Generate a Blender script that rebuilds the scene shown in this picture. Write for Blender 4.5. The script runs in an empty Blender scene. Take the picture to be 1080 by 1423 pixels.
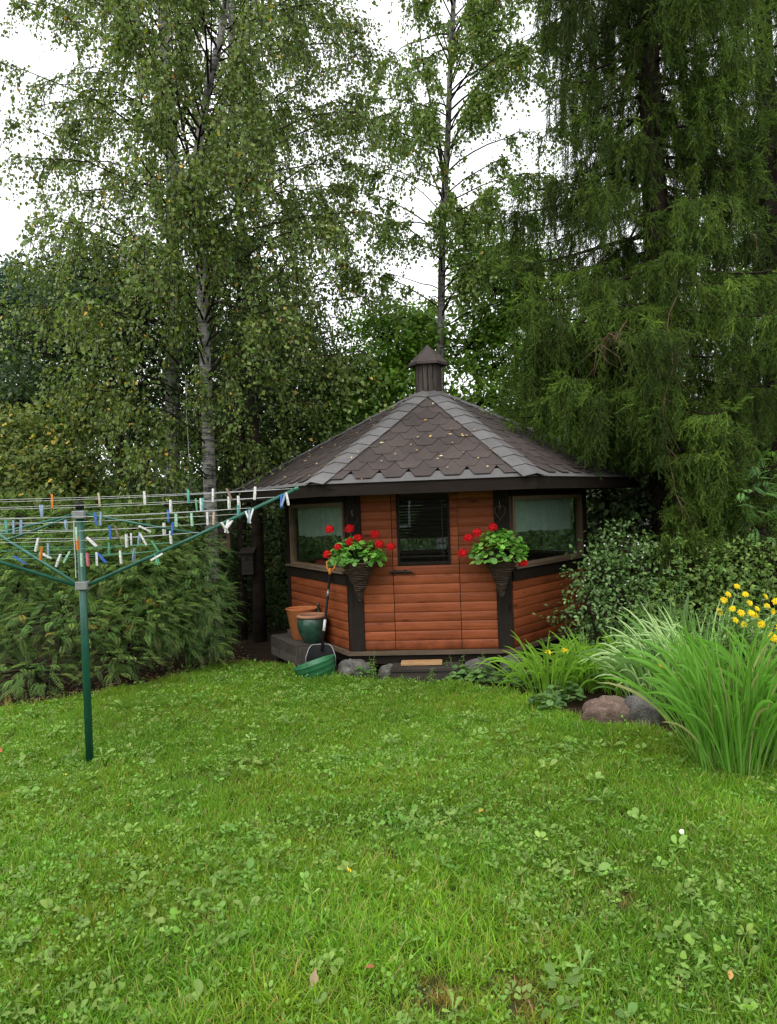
import bpy, math, random
import numpy as np
from mathutils import Matrix, Vector
R = math.radians
scn = bpy.context.scene
C = scn.collection
rng = np.random.default_rng(7)
random.seed(7)

# ------------------------------------------------------------------ camera
FPX, PITCH, ROLL, CAMH = 1110.0, 0.0082, 0.0366, 1.75      # focal length in photo pixels (1080 x 1423)
cam_d = bpy.data.cameras.new('camera'); cam = bpy.data.objects.new('camera', cam_d); C.objects.link(cam)
cam_d.sensor_fit = 'VERTICAL'; cam_d.sensor_height = 36.0; cam_d.lens = FPX / 1423 * 36.0
cam_d.clip_start = 0.05; cam_d.clip_end = 2000
_c, _s, _cr, _sr = math.cos(PITCH), math.sin(PITCH), math.cos(ROLL), math.sin(ROLL)
_F = Vector((0, _c, -_s)); _U = Vector((0, _s, _c)); _X = Vector((1, 0, 0))
_right = _X * _cr - _U * _sr; _up = _X * _sr + _U * _cr
_m = Matrix((_right, _up, -_F)).transposed().to_4x4(); _m.translation = (0, 0, CAMH)
cam.matrix_world = _m
scn.camera = cam

# ------------------------------------------------------------------ sky and sun (overcast)
SUN_EL, SUN_AZ = R(52), R(200)
world = bpy.data.worlds.new('World'); scn.world = world; world.use_nodes = True
nt = world.node_tree; nt.nodes.clear()
sky = nt.nodes.new('ShaderNodeTexSky'); sky.sky_type = 'NISHITA'; sky.sun_disc = False
sky.sun_elevation = SUN_EL; sky.sun_rotation = SUN_AZ; sky.dust_density = 4.0; sky.air_density = 1.0
hs = nt.nodes.new('ShaderNodeHueSaturation'); hs.inputs['Saturation'].default_value = 0.06
mixc = nt.nodes.new('ShaderNodeMix'); mixc.data_type = 'RGBA'; mixc.inputs[0].default_value = 0.75
mixc.inputs[7].default_value = (10.5, 10.7, 11.0, 1)
bg = nt.nodes.new('ShaderNodeBackground'); bg.inputs[1].default_value = 0.15
wo = nt.nodes.new('ShaderNodeOutputWorld')
nt.links.new(sky.outputs[0], hs.inputs['Color']); nt.links.new(hs.outputs[0], mixc.inputs[6])
nt.links.new(mixc.outputs[2], bg.inputs[0]); nt.links.new(bg.outputs[0], wo.inputs[0])
sun_d = bpy.data.lights.new('sun', 'SUN'); sun_d.energy = 1.1; sun_d.angle = R(50); sun_d.color = (1, .97, .92)
sun = bpy.data.objects.new('sun', sun_d); C.objects.link(sun)
_sd = Vector((math.sin(SUN_AZ) * math.cos(SUN_EL), math.cos(SUN_AZ) * math.cos(SUN_EL), math.sin(SUN_EL)))
sun.rotation_euler = _sd.to_track_quat('Z', 'Y').to_euler()
scn.view_settings.view_transform = 'Standard'; scn.view_settings.look = 'None'
scn.view_settings.exposure = 0.35; scn.view_settings.gamma = 1.0; scn.view_settings.use_curve_mapping = False
scn.render.engine = 'CYCLES'
scn.cycles.use_denoising = True
scn.cycles.max_bounces = 6; scn.cycles.diffuse_bounces = 3; scn.cycles.glossy_bounces = 3
scn.cycles.transparent_max_bounces = 12; scn.cycles.transmission_bounces = 4; scn.cycles.caustics_reflective = False
scn.render.film_transparent = False
scn.cycles.pixel_filter_type = 'BLACKMAN_HARRIS'; scn.cycles.filter_width = 1.4

# ------------------------------------------------------------------ pixel <-> world (photo pixels)
def U(px, py, Y):
    dx, dy = px - 540.0, py - 711.5
    x = (dx * _cr - dy * _sr) / FPX; v = -(dx * _sr + dy * _cr) / FPX
    y = _c + v * _s; z = -_s + v * _c
    k = Y / y
    return Vector((x * k, Y, CAMH + z * k))
def G(px, py):
    a = U(px, py, 1.0); k = CAMH / (CAMH - a.z)
    return Vector((a.x * k, k, 0))
def proj(p):
    x, y, z = p[0], p[1], p[2] - CAMH
    d = y * _c - z * _s; u = z * _c + y * _s
    X = FPX * x / d; Yv = -FPX * u / d
    return 540 + X * _cr + Yv * _sr, 711.5 - X * _sr + Yv * _cr

# ------------------------------------------------------------------ materials
def newmat(name):
    m = bpy.data.materials.new(name); m.use_nodes = True
    n = m.node_tree; b = n.nodes['Principled BSDF']
    return m, n, b
def N(n, t, **kw):
    x = n.nodes.new(t)
    for k, v in kw.items(): setattr(x, k, v)
    return x
def coords(n, scale=(1, 1, 1), kind='Object'):
    tc = N(n, 'ShaderNodeTexCoord'); mp = N(n, 'ShaderNodeMapping'); mp.inputs['Scale'].default_value = scale
    n.links.new(tc.outputs[kind], mp.inputs[0]); return mp.outputs[0]
def noise(n, vec, scale, detail=4, rough=.6):
    t = N(n, 'ShaderNodeTexNoise'); t.inputs['Scale'].default_value = scale; t.inputs['Detail'].default_value = detail
    t.inputs['Roughness'].default_value = rough; n.links.new(vec, t.inputs['Vector']); return t.outputs['Fac']
def ramp(n, fac, stops):
    r = N(n, 'ShaderNodeValToRGB'); e = r.color_ramp.elements
    while len(e) < len(stops): e.new(.5)
    for el, (p, c) in zip(e, stops): el.position = p; el.color = (*c, 1)
    n.links.new(fac, r.inputs[0]); return r.outputs[0]
def mixmul(n, a, b, fac=1.0, mode='MULTIPLY'):
    x = N(n, 'ShaderNodeMix', data_type='RGBA', blend_type=mode); x.inputs[0].default_value = fac
    n.links.new(a, x.inputs[6])
    if isinstance(b, tuple): x.inputs[7].default_value = (*b, 1)
    else: n.links.new(b, x.inputs[7])
    return x.outputs[2]
def bump(n, b, h, strength=.4, dist=.01):
    x = N(n, 'ShaderNodeBump'); x.inputs['Strength'].default_value = strength; x.inputs['Distance'].default_value = dist
    n.links.new(h, x.inputs['Height']); n.links.new(x.outputs[0], b.inputs['Normal'])
def objrand(n, lo, hi):
    oi = N(n, 'ShaderNodeObjectInfo'); mr = N(n, 'ShaderNodeMapRange'); mr.inputs[3].default_value = lo; mr.inputs[4].default_value = hi
    n.links.new(oi.outputs['Random'], mr.inputs[0]); return mr.outputs[0]

def mat_plain(name, col, rough=.6, var=.25, scale=30, spec=.3, metal=0, bmp=.15, bscale=None):
    m, n, b = newmat(name); v = coords(n)
    f = noise(n, v, scale)
    lo = tuple(c * (1 - var) for c in col); hi = tuple(min(1, c * (1 + var)) for c in col)
    n.links.new(ramp(n, f, [(.3, lo), (.7, hi)]), b.inputs['Base Color'])
    b.inputs['Roughness'].default_value = rough; b.inputs['Specular IOR Level'].default_value = spec; b.inputs['Metallic'].default_value = metal
    if bmp: bump(n, b, noise(n, v, bscale or scale * 3), bmp, .004)
    return m
def mat_wood(name, dark, light, grain=(3, 60, 60), rough=.6, var=(.75, 1.2), spec=.25, knots=True, splash=False):
    m, n, b = newmat(name)
    tc = N(n, 'ShaderNodeTexCoord'); oi = N(n, 'ShaderNodeObjectInfo')
    ad = N(n, 'ShaderNodeVectorMath', operation='MULTIPLY_ADD')
    cv = N(n, 'ShaderNodeCombineXYZ')
    for i in range(3): n.links.new(oi.outputs['Random'], cv.inputs[i])
    ad.inputs[1].default_value = (37, 23, 11); n.links.new(cv.outputs[0], ad.inputs[0]); n.links.new(tc.outputs['Object'], ad.inputs[2])
    mp = N(n, 'ShaderNodeMapping'); mp.inputs['Scale'].default_value = grain; n.links.new(ad.outputs[0], mp.inputs[0])
    f = noise(n, mp.outputs[0], 1.0, 8, .65)
    col = ramp(n, f, [(.25, dark), (.5, tuple((a + c) / 2 for a, c in zip(dark, light))), (.75, light)])
    mp2 = N(n, 'ShaderNodeMapping'); mp2.inputs['Scale'].default_value = (1.3, 1.3, 2.2); n.links.new(ad.outputs[0], mp2.inputs[0])
    blot = ramp(n, noise(n, mp2.outputs[0], 2.0, 5, .7), [(.3, (.72, .70, .68)), (.7, (1.1, 1.1, 1.1))])
    col = mixmul(n, col, blot)
    if knots:
        mp3 = N(n, 'ShaderNodeMapping'); mp3.inputs['Scale'].default_value = (2.6, 9, 9) if grain[0] < grain[2] else (9, 9, 2.6); n.links.new(ad.outputs[0], mp3.inputs[0])
        vo = N(n, 'ShaderNodeTexVoronoi'); vo.inputs['Scale'].default_value = 1.0; n.links.new(mp3.outputs[0], vo.inputs['Vector'])
        col = mixmul(n, col, ramp(n, vo.outputs['Distance'], [(.06, (.38, .34, .30)), (.13, (.8, .78, .75)), (.19, (1, 1, 1))]))
    mr = N(n, 'ShaderNodeMapRange'); mr.inputs[3].default_value = var[0]; mr.inputs[4].default_value = var[1]; n.links.new(oi.outputs['Random'], mr.inputs[0])
    vm = N(n, 'ShaderNodeVectorMath', operation='SCALE'); n.links.new(col, vm.inputs[0]); n.links.new(mr.outputs[0], vm.inputs['Scale'])
    out = vm.outputs[0]
    if splash:      # earth splashed up by rain, ragged upper edge
        ge = N(n, 'ShaderNodeNewGeometry'); sx = N(n, 'ShaderNodeSeparateXYZ'); n.links.new(ge.outputs['Position'], sx.inputs[0])
        nz = noise(n, ge.outputs['Position'], 9, 6, .7); ma = N(n, 'ShaderNodeMath', operation='MULTIPLY_ADD'); ma.inputs[1].default_value = .55; n.links.new(nz, ma.inputs[0]); n.links.new(sx.outputs['Z'], ma.inputs[2])
        out = mixmul(n, out, ramp(n, ma.outputs[0], [(.50, (.62, .60, .56)), (.66, (1, 1, 1))]))
    n.links.new(out, b.inputs['Base Color'])
    b.inputs['Roughness'].default_value = rough; b.inputs['Specular IOR Level'].default_value = spec
    bump(n, b, f, .35, .003)
    return m
def mat_leaf(name, transl=.35, rough=.45, spec=.35, instanced=False, gain=1.0):
    m, n, b = newmat(name)
    at = N(n, 'ShaderNodeAttribute'); at.attribute_name = 'tint'; col = at.outputs['Color']
    if instanced:
        a2 = N(n, 'ShaderNodeAttribute'); a2.attribute_name = 'itint'; a2.attribute_type = 'INSTANCER'
        col = mixmul(n, col, a2.outputs['Color'])
    if gain != 1.0: col = mixmul(n, col, (gain, gain, gain))
    n.links.new(col, b.inputs['Base Color']); b.inputs['Roughness'].default_value = rough; b.inputs['Specular IOR Level'].default_value = spec
    tr = N(n, 'ShaderNodeBsdfTranslucent'); n.links.new(mixmul(n, col, (1.25, 1.35, .6)), tr.inputs[0])
    mx = N(n, 'ShaderNodeMixShader'); mx.inputs[0].default_value = transl
    n.links.new(b.outputs[0], mx.inputs[1]); n.links.new(tr.outputs[0], mx.inputs[2])
    n.links.new(mx.outputs[0], n.nodes['Material Output'].inputs[0])
    return m
def mat_glass(name, tint=(.9, .95, .93)):
    m, n, b = newmat(name); n.nodes.remove(b)
    t = N(n, 'ShaderNodeBsdfTransparent'); t.inputs[0].default_value = (*tint, 1)
    g = N(n, 'ShaderNodeBsdfGlossy'); g.inputs['Roughness'].default_value = .01; g.inputs[0].default_value = (.9, .93, .95, 1)
    nz = noise(n, coords(n), 2.2, 2); bp = N(n, 'ShaderNodeBump'); bp.inputs['Strength'].default_value = .03; bp.inputs['Distance'].default_value = .02
    n.links.new(nz, bp.inputs['Height']); n.links.new(bp.outputs[0], g.inputs['Normal'])
    lw = N(n, 'ShaderNodeLayerWeight'); lw.inputs['Blend'].default_value = .5
    pw = N(n, 'ShaderNodeMath', operation='POWER'); pw.inputs[1].default_value = 5.0; n.links.new(lw.outputs['Facing'], pw.inputs[0])
    f = N(n, 'ShaderNodeMath', operation='MULTIPLY_ADD'); f.inputs[1].default_value = .9; f.inputs[2].default_value = .05; n.links.new(pw.outputs[0], f.inputs[0])
    mx = N(n, 'ShaderNodeMixShader'); n.links.new(f.outputs[0], mx.inputs[0]); n.links.new(t.outputs[0], mx.inputs[1]); n.links.new(g.outputs[0], mx.inputs[2])
    n.links.new(mx.outputs[0], n.nodes['Material Output'].inputs[0]); return m
def mat_ground(name, stops, scale=3, fine=60, bmp=.6):
    m, n, b = newmat(name); v = coords(n)
    a = ramp(n, noise(n, v, fine, 8, .75), stops)
    g = ramp(n, noise(n, v, scale, 4), [(.3, (.6, .6, .6)), (.7, (1.15, 1.15, 1.15))])
    n.links.new(mixmul(n, a, g), b.inputs['Base Color']); b.inputs['Roughness'].default_value = .95; b.inputs['Specular IOR Level'].default_value = .1
    bump(n, b, noise(n, v, fine * .7, 8, .8), bmp, .03); return m
def mat_shingle(name, col):
    m, n, b = newmat(name); v = coords(n)
    f = noise(n, v, 260, 3, .8)
    g = ramp(n, f, [(.3, tuple(c * .45 for c in col)), (.55, col), (.75, tuple(min(1, c * 2.0) for c in col))])
    w = ramp(n, noise(n, v, 2.6, 5, .7), [(.3, (.72, .72, .70)), (.7, (1.2, 1.18, 1.15))])
    c2 = mixmul(n, g, w)
    vm = N(n, 'ShaderNodeVectorMath', operation='SCALE'); n.links.new(c2, vm.inputs[0]); n.links.new(objrand(n, .82, 1.18), vm.inputs['Scale'])
    n.links.new(vm.outputs[0], b.inputs['Base Color']); b.inputs['Roughness'].default_value = .75; b.inputs['Specular IOR Level'].default_value = .35
    bump(n, b, f, .5, .003); return m
def mat_bark_birch(name):
    m, n, b = newmat(name)
    base = ramp(n, noise(n, coords(n, (6, 6, 1.5)), 2, 6), [(.3, (.17, .16, .145)), (.6, (.33, .315, .29)), (.8, (.44, .42, .39))])
    f = noise(n, coords(n, (5, 5, 26)), 1.0, 6, .7)
    dk = ramp(n, f, [(.50, (1, 1, 1)), (.60, (.12, .11, .10))])
    pt = ramp(n, noise(n, coords(n, (3, 3, 1.2)), 1.3, 5, .7), [(.5, (1, 1, 1)), (.62, (.22, .21, .19))])
    n.links.new(mixmul(n, mixmul(n, base, dk), pt), b.inputs['Base Color']); b.inputs['Roughness'].default_value = .8
    bump(n, b, f, .5, .01); return m

M = {}
M['board'] = mat_wood('stained_board', (.180, .041, .013), (.345, .096, .035), grain=(2.0, 75, 60), rough=.55, var=(.80, 1.14), spec=.2, splash=True)
M['dark'] = mat_wood('dark_stained_wood', (.012, .009, .007), (.026, .020, .016), grain=(40, 40, 3), rough=.7, var=(.85, 1.15), spec=.1)
M['darkh'] = mat_wood('dark_stained_board', (.012, .009, .0065), (.026, .019, .0145), grain=(3, 40, 40), rough=.7, var=(.85, 1.15), spec=.1)
M['sill'] = mat_wood('weathered_brown_wood', (.09, .062, .04), (.20, .145, .10), grain=(3, 40, 40), rough=.7)
M['stile'] = mat_wood('pale_brown_wood', (.13, .085, .05), (.24, .17, .11), grain=(40, 40, 3), rough=.6)
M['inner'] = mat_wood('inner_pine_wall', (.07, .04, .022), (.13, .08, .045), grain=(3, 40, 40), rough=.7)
M['grey'] = mat_wood('grey_weathered_plank', (.030, .026, .022), (.090, .079, .067), grain=(3, 55, 55), rough=.9, spec=.1)
M['greyv'] = mat_wood('grey_weathered_slat', (.035, .029, .025), (.12, .105, .092), grain=(60, 60, 4), rough=.9, var=(.7, 1.25), spec=.1)
M['plank'] = mat_wood('fresh_plank', (.33, .19, .085), (.50, .31, .15), grain=(3, 45, 45), rough=.7)
M['shingle'] = mat_shingle('brown_shingle', (.072, .056, .052))
M['hip'] = mat_shingle('grey_shingle', (.155, .15, .152))
M['glass'] = mat_glass('window_glass')
M['curtain'] = mat_leaf('curtain_cloth', .45, .9, .05)
M['iron'] = mat_plain('black_iron', (.012, .012, .012), .5, .3, 60, .4, .3)
M['stone'] = mat_plain('grey_concrete_block', (.16, .155, .145), .95, .35, 25, .1, 0, .6)
M['rock'] = None
M['terracotta'] = mat_plain('terracotta', (.44, .15, .058), .85, .16, 14, .15, 0, .1)
M['rimclay'] = mat_plain('bare_clay_rim', (.34, .17, .10), .75, .15, 18, .25)
M['glaze'] = mat_plain('green_glaze', (.022, .058, .040), .25, .5, 9, .55, 0, .05)
M['tub'] = mat_plain('green_plastic', (.030, .15, .065), .42, .18, 12, .45, 0, .05)
M['blackplastic'] = mat_plain('black_plastic', (.010, .010, .011), .6, .2, 30, .2)
M['rimmetal'] = mat_plain('worn_metal_edge', (.30, .30, .29), .4, .3, 80, .5, .6)
M['orange'] = mat_plain('orange_plastic', (.62, .20, .012), .4, .1, 20, .45, 0, .05)
M['sticker'] = mat_plain('paper_sticker', (.55, .56, .58), .6, .35, 90, .3)
M['polegreen'] = mat_plain('green_enamel', (.008, .075, .045), .38, .2, 14, .5, 0, .05)
M['armgreen'] = mat_plain('faded_green_enamel', (.018, .11, .072), .38, .25, 10, .5, 0, .05)
M['hub'] = mat_plain('grey_plastic', (.20, .21, .20), .5, .2, 25, .4)
M['cord'] = mat_plain('pale_cord', (.50, .51, .50), .6, .15, 60, .3)
M['cordgreen'] = mat_plain('green_cord', (.12, .33, .22), .6, .15, 60, .3)
M['bark'] = mat_plain('dark_bark', (.035, .027, .021), .95, .5, 9, .1, 0, .9, 20)
M['barkgrey'] = mat_plain('grey_bark', (.075, .068, .058), .95, .5, 9, .1, 0, .9, 20)
M['twig'] = mat_plain('dark_twig', (.030, .022, .017), .9, .3, 20, .1, 0, 0)
M['deadtwig'] = mat_plain('dead_twig', (.15, .095, .065), .9, .35, 20, .1, 0, 0)
M['birch'] = mat_bark_birch('birch_bark')
M['leaf'] = mat_leaf('foliage', .38, .42, .5, gain=1.75)
M['leafmat'] = mat_leaf('foliage_matt', .36, .55, .25, gain=1.85)
M['needle'] = mat_leaf('spruce_needles', .15, .6, .15, instanced=True, gain=1.6)
M['grassblade'] = mat_leaf('grass_blades', .42, .5, .3, instanced=True, gain=1.85)
M['weed'] = mat_leaf('weed_leaves', .36, .5, .35, instanced=True, gain=1.65)
M['petal'] = mat_leaf('petals', .25, .6, .2)
M['wicker'] = mat_wood('dark_wicker', (.022, .014, .010), (.075, .048, .032), grain=(30, 30, 30), rough=.8)
M['soil'] = mat_ground('leaf_litter_soil', [(.3, (.012, .008, .005)), (.5, (.04, .026, .016)), (.68, (.09, .052, .03)), (.8, (.16, .10, .06))], 2.5, 45)
M['ground'] = mat_ground('woodland_ground', [(.3, (.015, .013, .007)), (.55, (.04, .038, .018)), (.75, (.06, .075, .025))], 1.2, 25)
M['lawn'] = mat_ground('lawn_soil', [(.3, (.035, .04, .012)), (.55, (.075, .085, .026)), (.75, (.14, .125, .055))], 2.0, 50)
M['palewall'] = mat_plain('pale_render', (.62, .63, .64), .9, .08, 3, .1, 0, .1)
M['floor'] = M['inner']

# ------------------------------------------------------------------ mesh helpers
class MB:
    def __init__(s): s.v = []; s.f = []
    def add(s, vs, fs, M_=None):
        o = len(s.v)
        for p in vs:
            p = Vector(p)
            s.v.append(M_ @ p if M_ is not None else p)
        s.f += [tuple(i + o for i in f) for f in fs]
    def box(s, x0, x1, y0, y1, z0, z1, M_=None):
        s.add([(x0, y0, z0), (x1, y0, z0), (x1, y1, z0), (x0, y1, z0), (x0, y0, z1), (x1, y0, z1), (x1, y1, z1), (x0, y1, z1)],
              [(0, 3, 2, 1), (4, 5, 6, 7), (0, 1, 5, 4), (1, 2, 6, 5), (2, 3, 7, 6), (3, 0, 4, 7)], M_)
    def bevbox(s, x0, x1, y0, y1, z0, z1, b, M_=None):
        # box with chamfered vertical and top edges
        def ring(x0, x1, y0, y1, z, c): return [(x0 + c, y0, z), (x1 - c, y0, z), (x1, y0 + c, z), (x1, y1 - c, z), (x1 - c, y1, z), (x0 + c, y1, z), (x0, y1 - c, z), (x0, y0 + c, z)]
        vs = ring(x0 + b, x1 - b, y0 + b, y1 - b, z0, b * .5) + ring(x0, x1, y0, y1, z0 + b, b) + ring(x0, x1, y0, y1, z1 - b, b) + ring(x0 + b, x1 - b, y0 + b, y1 - b, z1, b * .5)
        fs = [tuple(range(7, -1, -1)), tuple(range(24, 32))]
        for r in range(3):
            for i in range(8): j = (i + 1) % 8; fs.append((r * 8 + i, r * 8 + j, r * 8 + 8 + j, r * 8 + 8 + i))
        s.add(vs, fs, M_)
    def tube(s, pts, rad, n=6, cap=True, M_=None):
        pts = [Vector(p) for p in pts]; k = len(pts)
        if not hasattr(rad, '__len__'): rad = [rad] * k
        vs = []; fs = []; ref = None
        for i in range(k):
            t = (pts[min(i + 1, k - 1)] - pts[max(i - 1, 0)])
            if t.length < 1e-9: t = Vector((0, 0, 1))
            t.normalize()
            if ref is None: ref = Vector((1, 0, 0)) if abs(t.x) < .8 else Vector((0, 1, 0))
            a = (ref - t * ref.dot(t)).normalized(); b = t.cross(a); ref = a
            for j in range(n):
                an = 2 * math.pi * j / n; vs.append(pts[i] + (a * math.cos(an) + b * math.sin(an)) * rad[i])
        for i in range(k - 1):
            for j in range(n): q = (j + 1) % n; fs.append((i * n + j, i * n + q, i * n + n + q, i * n + n + j))
        if cap: fs.append(tuple(range(n - 1, -1, -1))); fs.append(tuple((k - 1) * n + j for j in range(n)))
        s.add(vs, fs, M_)
    def lathe(s, prof, n=24, M_=None, close=False):
        vs = []; fs = []; k = len(prof)
        for r, z in prof:
            for j in range(n): a = 2 * math.pi * j / n; vs.append((r * math.cos(a), r * math.sin(a), z))
        for i in range(k - 1):
            for j in range(n): q = (j + 1) % n; fs.append((i * n + j, i * n + q, i * n + n + q, i * n + n + j))
        s.add(vs, fs, M_)
    def prism(s, poly, z0, z1, M_=None):
        n = len(poly)
        f0 = z0 if callable(z0) else (lambda p: z0); f1 = z1 if callable(z1) else (lambda p: z1)
        vs = [(p[0], p[1], f0(p)) for p in poly] + [(p[0], p[1], f1(p)) for p in poly]
        fs = [tuple(range(n - 1, -1, -1)), tuple(range(n, 2 * n))] + [(i, (i + 1) % n, n + (i + 1) % n, n + i) for i in range(n)]
        s.add(vs, fs, M_)
    def build(s, name, mat, parent=None, smooth=False):
        me = bpy.data.meshes.new(name); me.from_pydata([tuple(p) for p in s.v], [], s.f); me.update()
        return link(name, me, mat, parent, smooth)
def link(name, me, mat, parent=None, smooth=False):
    if mat is not None and len(me.materials) == 0: me.materials.append(mat)
    if smooth: me.polygons.foreach_set('use_smooth', np.ones(len(me.polygons), bool))
    o = bpy.data.objects.new(name, me); C.objects.link(o)
    if parent is not None: o.parent = parent
    return o
def empty(name, loc=(0, 0, 0), rz=0):
    o = bpy.data.objects.new(name, None); C.objects.link(o); o.location = loc; o.rotation_euler = (0, 0, rz); o.empty_display_size = .1
    return o
def tag(o, label=None, cat=None, group=None, kind=None):
    if label: o['label'] = label
    if cat: o['category'] = cat
    if group: o['group'] = group
    if kind: o['kind'] = kind
    return o
def copy_tree(o, parent=None):
    c = o.copy(); C.objects.link(c); c.parent = parent
    for ch in list(o.children): copy_tree(ch, c)
    return c
def part(name, mat, parent, fn, smooth=False):
    mb = MB(); fn(mb); return mb.build(name, mat, parent, smooth)
def unit(a):
    return a / np.maximum(np.linalg.norm(a, axis=-1, keepdims=True), 1e-9)

def arr_mesh(name, V, F, tint=None):
    """V (n,3), F (m,3) triangles -> mesh with an optional point colour attribute"""
    me = bpy.data.meshes.new(name)
    me.vertices.add(len(V)); me.vertices.foreach_set('co', np.ascontiguousarray(V, np.float32).ravel())
    m = len(F); k = F.shape[1]
    me.loops.add(m * k); me.loops.foreach_set('vertex_index', np.ascontiguousarray(F, np.int32).ravel())
    me.polygons.add(m); me.polygons.foreach_set('loop_start', np.arange(m, dtype=np.int32) * k)
    me.update(calc_edges=True)
    if tint is not None:
        a = me.attributes.new('tint', 'FLOAT_COLOR', 'POINT')
        a.data.foreach_set('color', np.c_[tint, np.ones(len(tint))].astype(np.float32).ravel())
    return me
# leaf templates: columns = along, across, up
T_DIAM = (np.array([[0, 0, 0], [.42, -.5, .10], [1, 0, -.10], [.42, .5, .10]]), np.array([[0, 2, 1], [0, 3, 2]]))
T_OVAL = (np.array([[0, 0, 0], [.3, -.42, .08], [.65, -.40, .05], [1, 0, -.12], [.65, .40, .05], [.3, .42, .08], [.45, 0, 0.]]),
          np.array([[0, 6, 1], [1, 6, 2], [2, 6, 3], [3, 6, 4], [4, 6, 5], [5, 6, 0]]))
T_LANCE = (np.array([[0, 0, 0], [.35, -.5, .05], [1, 0, -.15], [.35, .5, .05]]), np.array([[0, 2, 1], [0, 3, 2]]))
T_MAPLE = (np.array([[0, 0, 0], [.15, -.5, .05], [.45, -.22, .03], [.7, -.42, .0], [1, 0, -.1], [.7, .42, 0], [.45, .22, .03], [.15, .5, .05]]),
           np.array([[0, 2, 1], [0, 6, 2], [2, 4, 3], [2, 6, 4], [6, 5, 4], [0, 7, 6]]))
def leaves(pos, d, nrm, ln, wd, tint, T=T_DIAM):
    tv, tf = T; n = len(pos)
    d = unit(d); nrm = nrm - d * (nrm * d).sum(1, keepdims=True); nrm = unit(nrm); s = np.cross(d, nrm)
    ln = np.broadcast_to(ln, n)[:, None, None]; wd = np.broadcast_to(wd, n)[:, None, None]
    V = pos[:, None, :] + d[:, None, :] * (tv[None, :, 0:1] * ln) + s[:, None, :] * (tv[None, :, 1:2] * wd) + nrm[:, None, :] * (tv[None, :, 2:3] * ln)
    k = len(tv); F = tf[None] + (np.arange(n) * k)[:, None, None]
    return V.reshape(-1, 3), F.reshape(-1, 3), np.repeat(tint, k, 0)
def cat3(parts):
    V, F, Cc = [], [], []; o = 0
    for v, f, c in parts: V.append(v); F.append(f + o); Cc.append(c); o += len(v)
    return np.concatenate(V), np.concatenate(F), np.concatenate(Cc)
def tints(n, cols, var=.2, r=rng):
    cols = np.array([c[:3] for c in cols]); i = r.integers(0, len(cols), n)
    return np.clip(cols[i] * (1 + r.normal(0, var, (n, 1))) * (1 + r.normal(0, var * .3, (n, 3))), .002, 1)
def foliage(name, pos, d, nrm, ln, wd, tint, mat, parent, T=T_DIAM):
    me = arr_mesh(name, *leaves(pos, d, nrm, ln, wd, tint, T)); return link(name, me, mat, parent)

# geometry-node scatter of prototype meshes on the vertices of a mesh
def scatter(name, pts, rot, scl, idx, itint, protos, parent=None):
    me = bpy.data.meshes.new(name); n = len(pts)
    me.vertices.add(n); me.vertices.foreach_set('co', np.ascontiguousarray(pts, np.float32).ravel())
    def at(nm, ty, key, val):
        a = me.attributes.new(nm, ty, 'POINT'); a.data.foreach_set(key, np.ascontiguousarray(val).ravel())
    at('rot', 'FLOAT_VECTOR', 'vector', rot.astype(np.float32)); at('scl', 'FLOAT_VECTOR', 'vector', scl.astype(np.float32))
    at('idx', 'INT', 'value', idx.astype(np.int32)); at('itint', 'FLOAT_COLOR', 'color', np.c_[itint, np.ones(n)].astype(np.float32))
    o = link(name, me, None, parent)
    ng = bpy.data.node_groups.new(name + '_nodes', 'GeometryNodeTree')
    ng.interface.new_socket('Geometry', in_out='INPUT', socket_type='NodeSocketGeometry'); ng.interface.new_socket('Geometry', in_out='OUTPUT', socket_type='NodeSocketGeometry')
    gi = ng.nodes.new('NodeGroupInput'); go = ng.nodes.new('NodeGroupOutput')
    jn = ng.nodes.new('GeometryNodeJoinGeometry')
    for p in protos:
        oi = ng.nodes.new('GeometryNodeObjectInfo'); oi.inputs['Object'].default_value = p; oi.inputs['As Instance'].default_value = False
        g2i = ng.nodes.new('GeometryNodeGeometryToInstance'); ng.links.new(oi.outputs['Geometry'], g2i.inputs[0]); ng.links.new(g2i.outputs[0], jn.inputs[0])
    iop = ng.nodes.new('GeometryNodeInstanceOnPoints'); iop.inputs['Pick Instance'].default_value = True
    def named(nm, ty):
        q = ng.nodes.new('GeometryNodeInputNamedAttribute'); q.data_type = ty; q.inputs[0].default_value = nm; return [x for x in q.outputs if x.enabled][0]
    ng.links.new(gi.outputs[0], iop.inputs['Points']); ng.links.new(jn.outputs[0], iop.inputs['Instance'])
    ng.links.new(named('idx', 'INT'), iop.inputs['Instance Index']); ng.links.new(named('rot', 'FLOAT_VECTOR'), iop.inputs['Rotation']); ng.links.new(named('scl', 'FLOAT_VECTOR'), iop.inputs['Scale'])
    ng.links.new(iop.outputs[0], go.inputs[0])
    md = o.modifiers.new('scatter', 'NODES'); md.node_group = ng
    return o
def proto(name, me, mat):
    me.materials.append(mat); return bpy.data.objects.new(name, me)      # never linked: only instanced
def vnoise(x, y, s, seed=0):
    """smooth 2-D value noise, 0..1"""
    r = np.random.default_rng(seed); g = r.random((64, 64))
    x = np.asarray(x) * s + 100; y = np.asarray(y) * s + 100
    i = np.floor(x).astype(int); j = np.floor(y).astype(int); fx = x - i; fy = y - j
    fx = fx * fx * (3 - 2 * fx); fy = fy * fy * (3 - 2 * fy)
    a = g[i % 64, j % 64]; b = g[(i + 1) % 64, j % 64]; c = g[i % 64, (j + 1) % 64]; d = g[(i + 1) % 64, (j + 1) % 64]
    return (a * (1 - fx) + b * fx) * (1 - fy) + (c * (1 - fx) + d * fx) * fy
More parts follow.
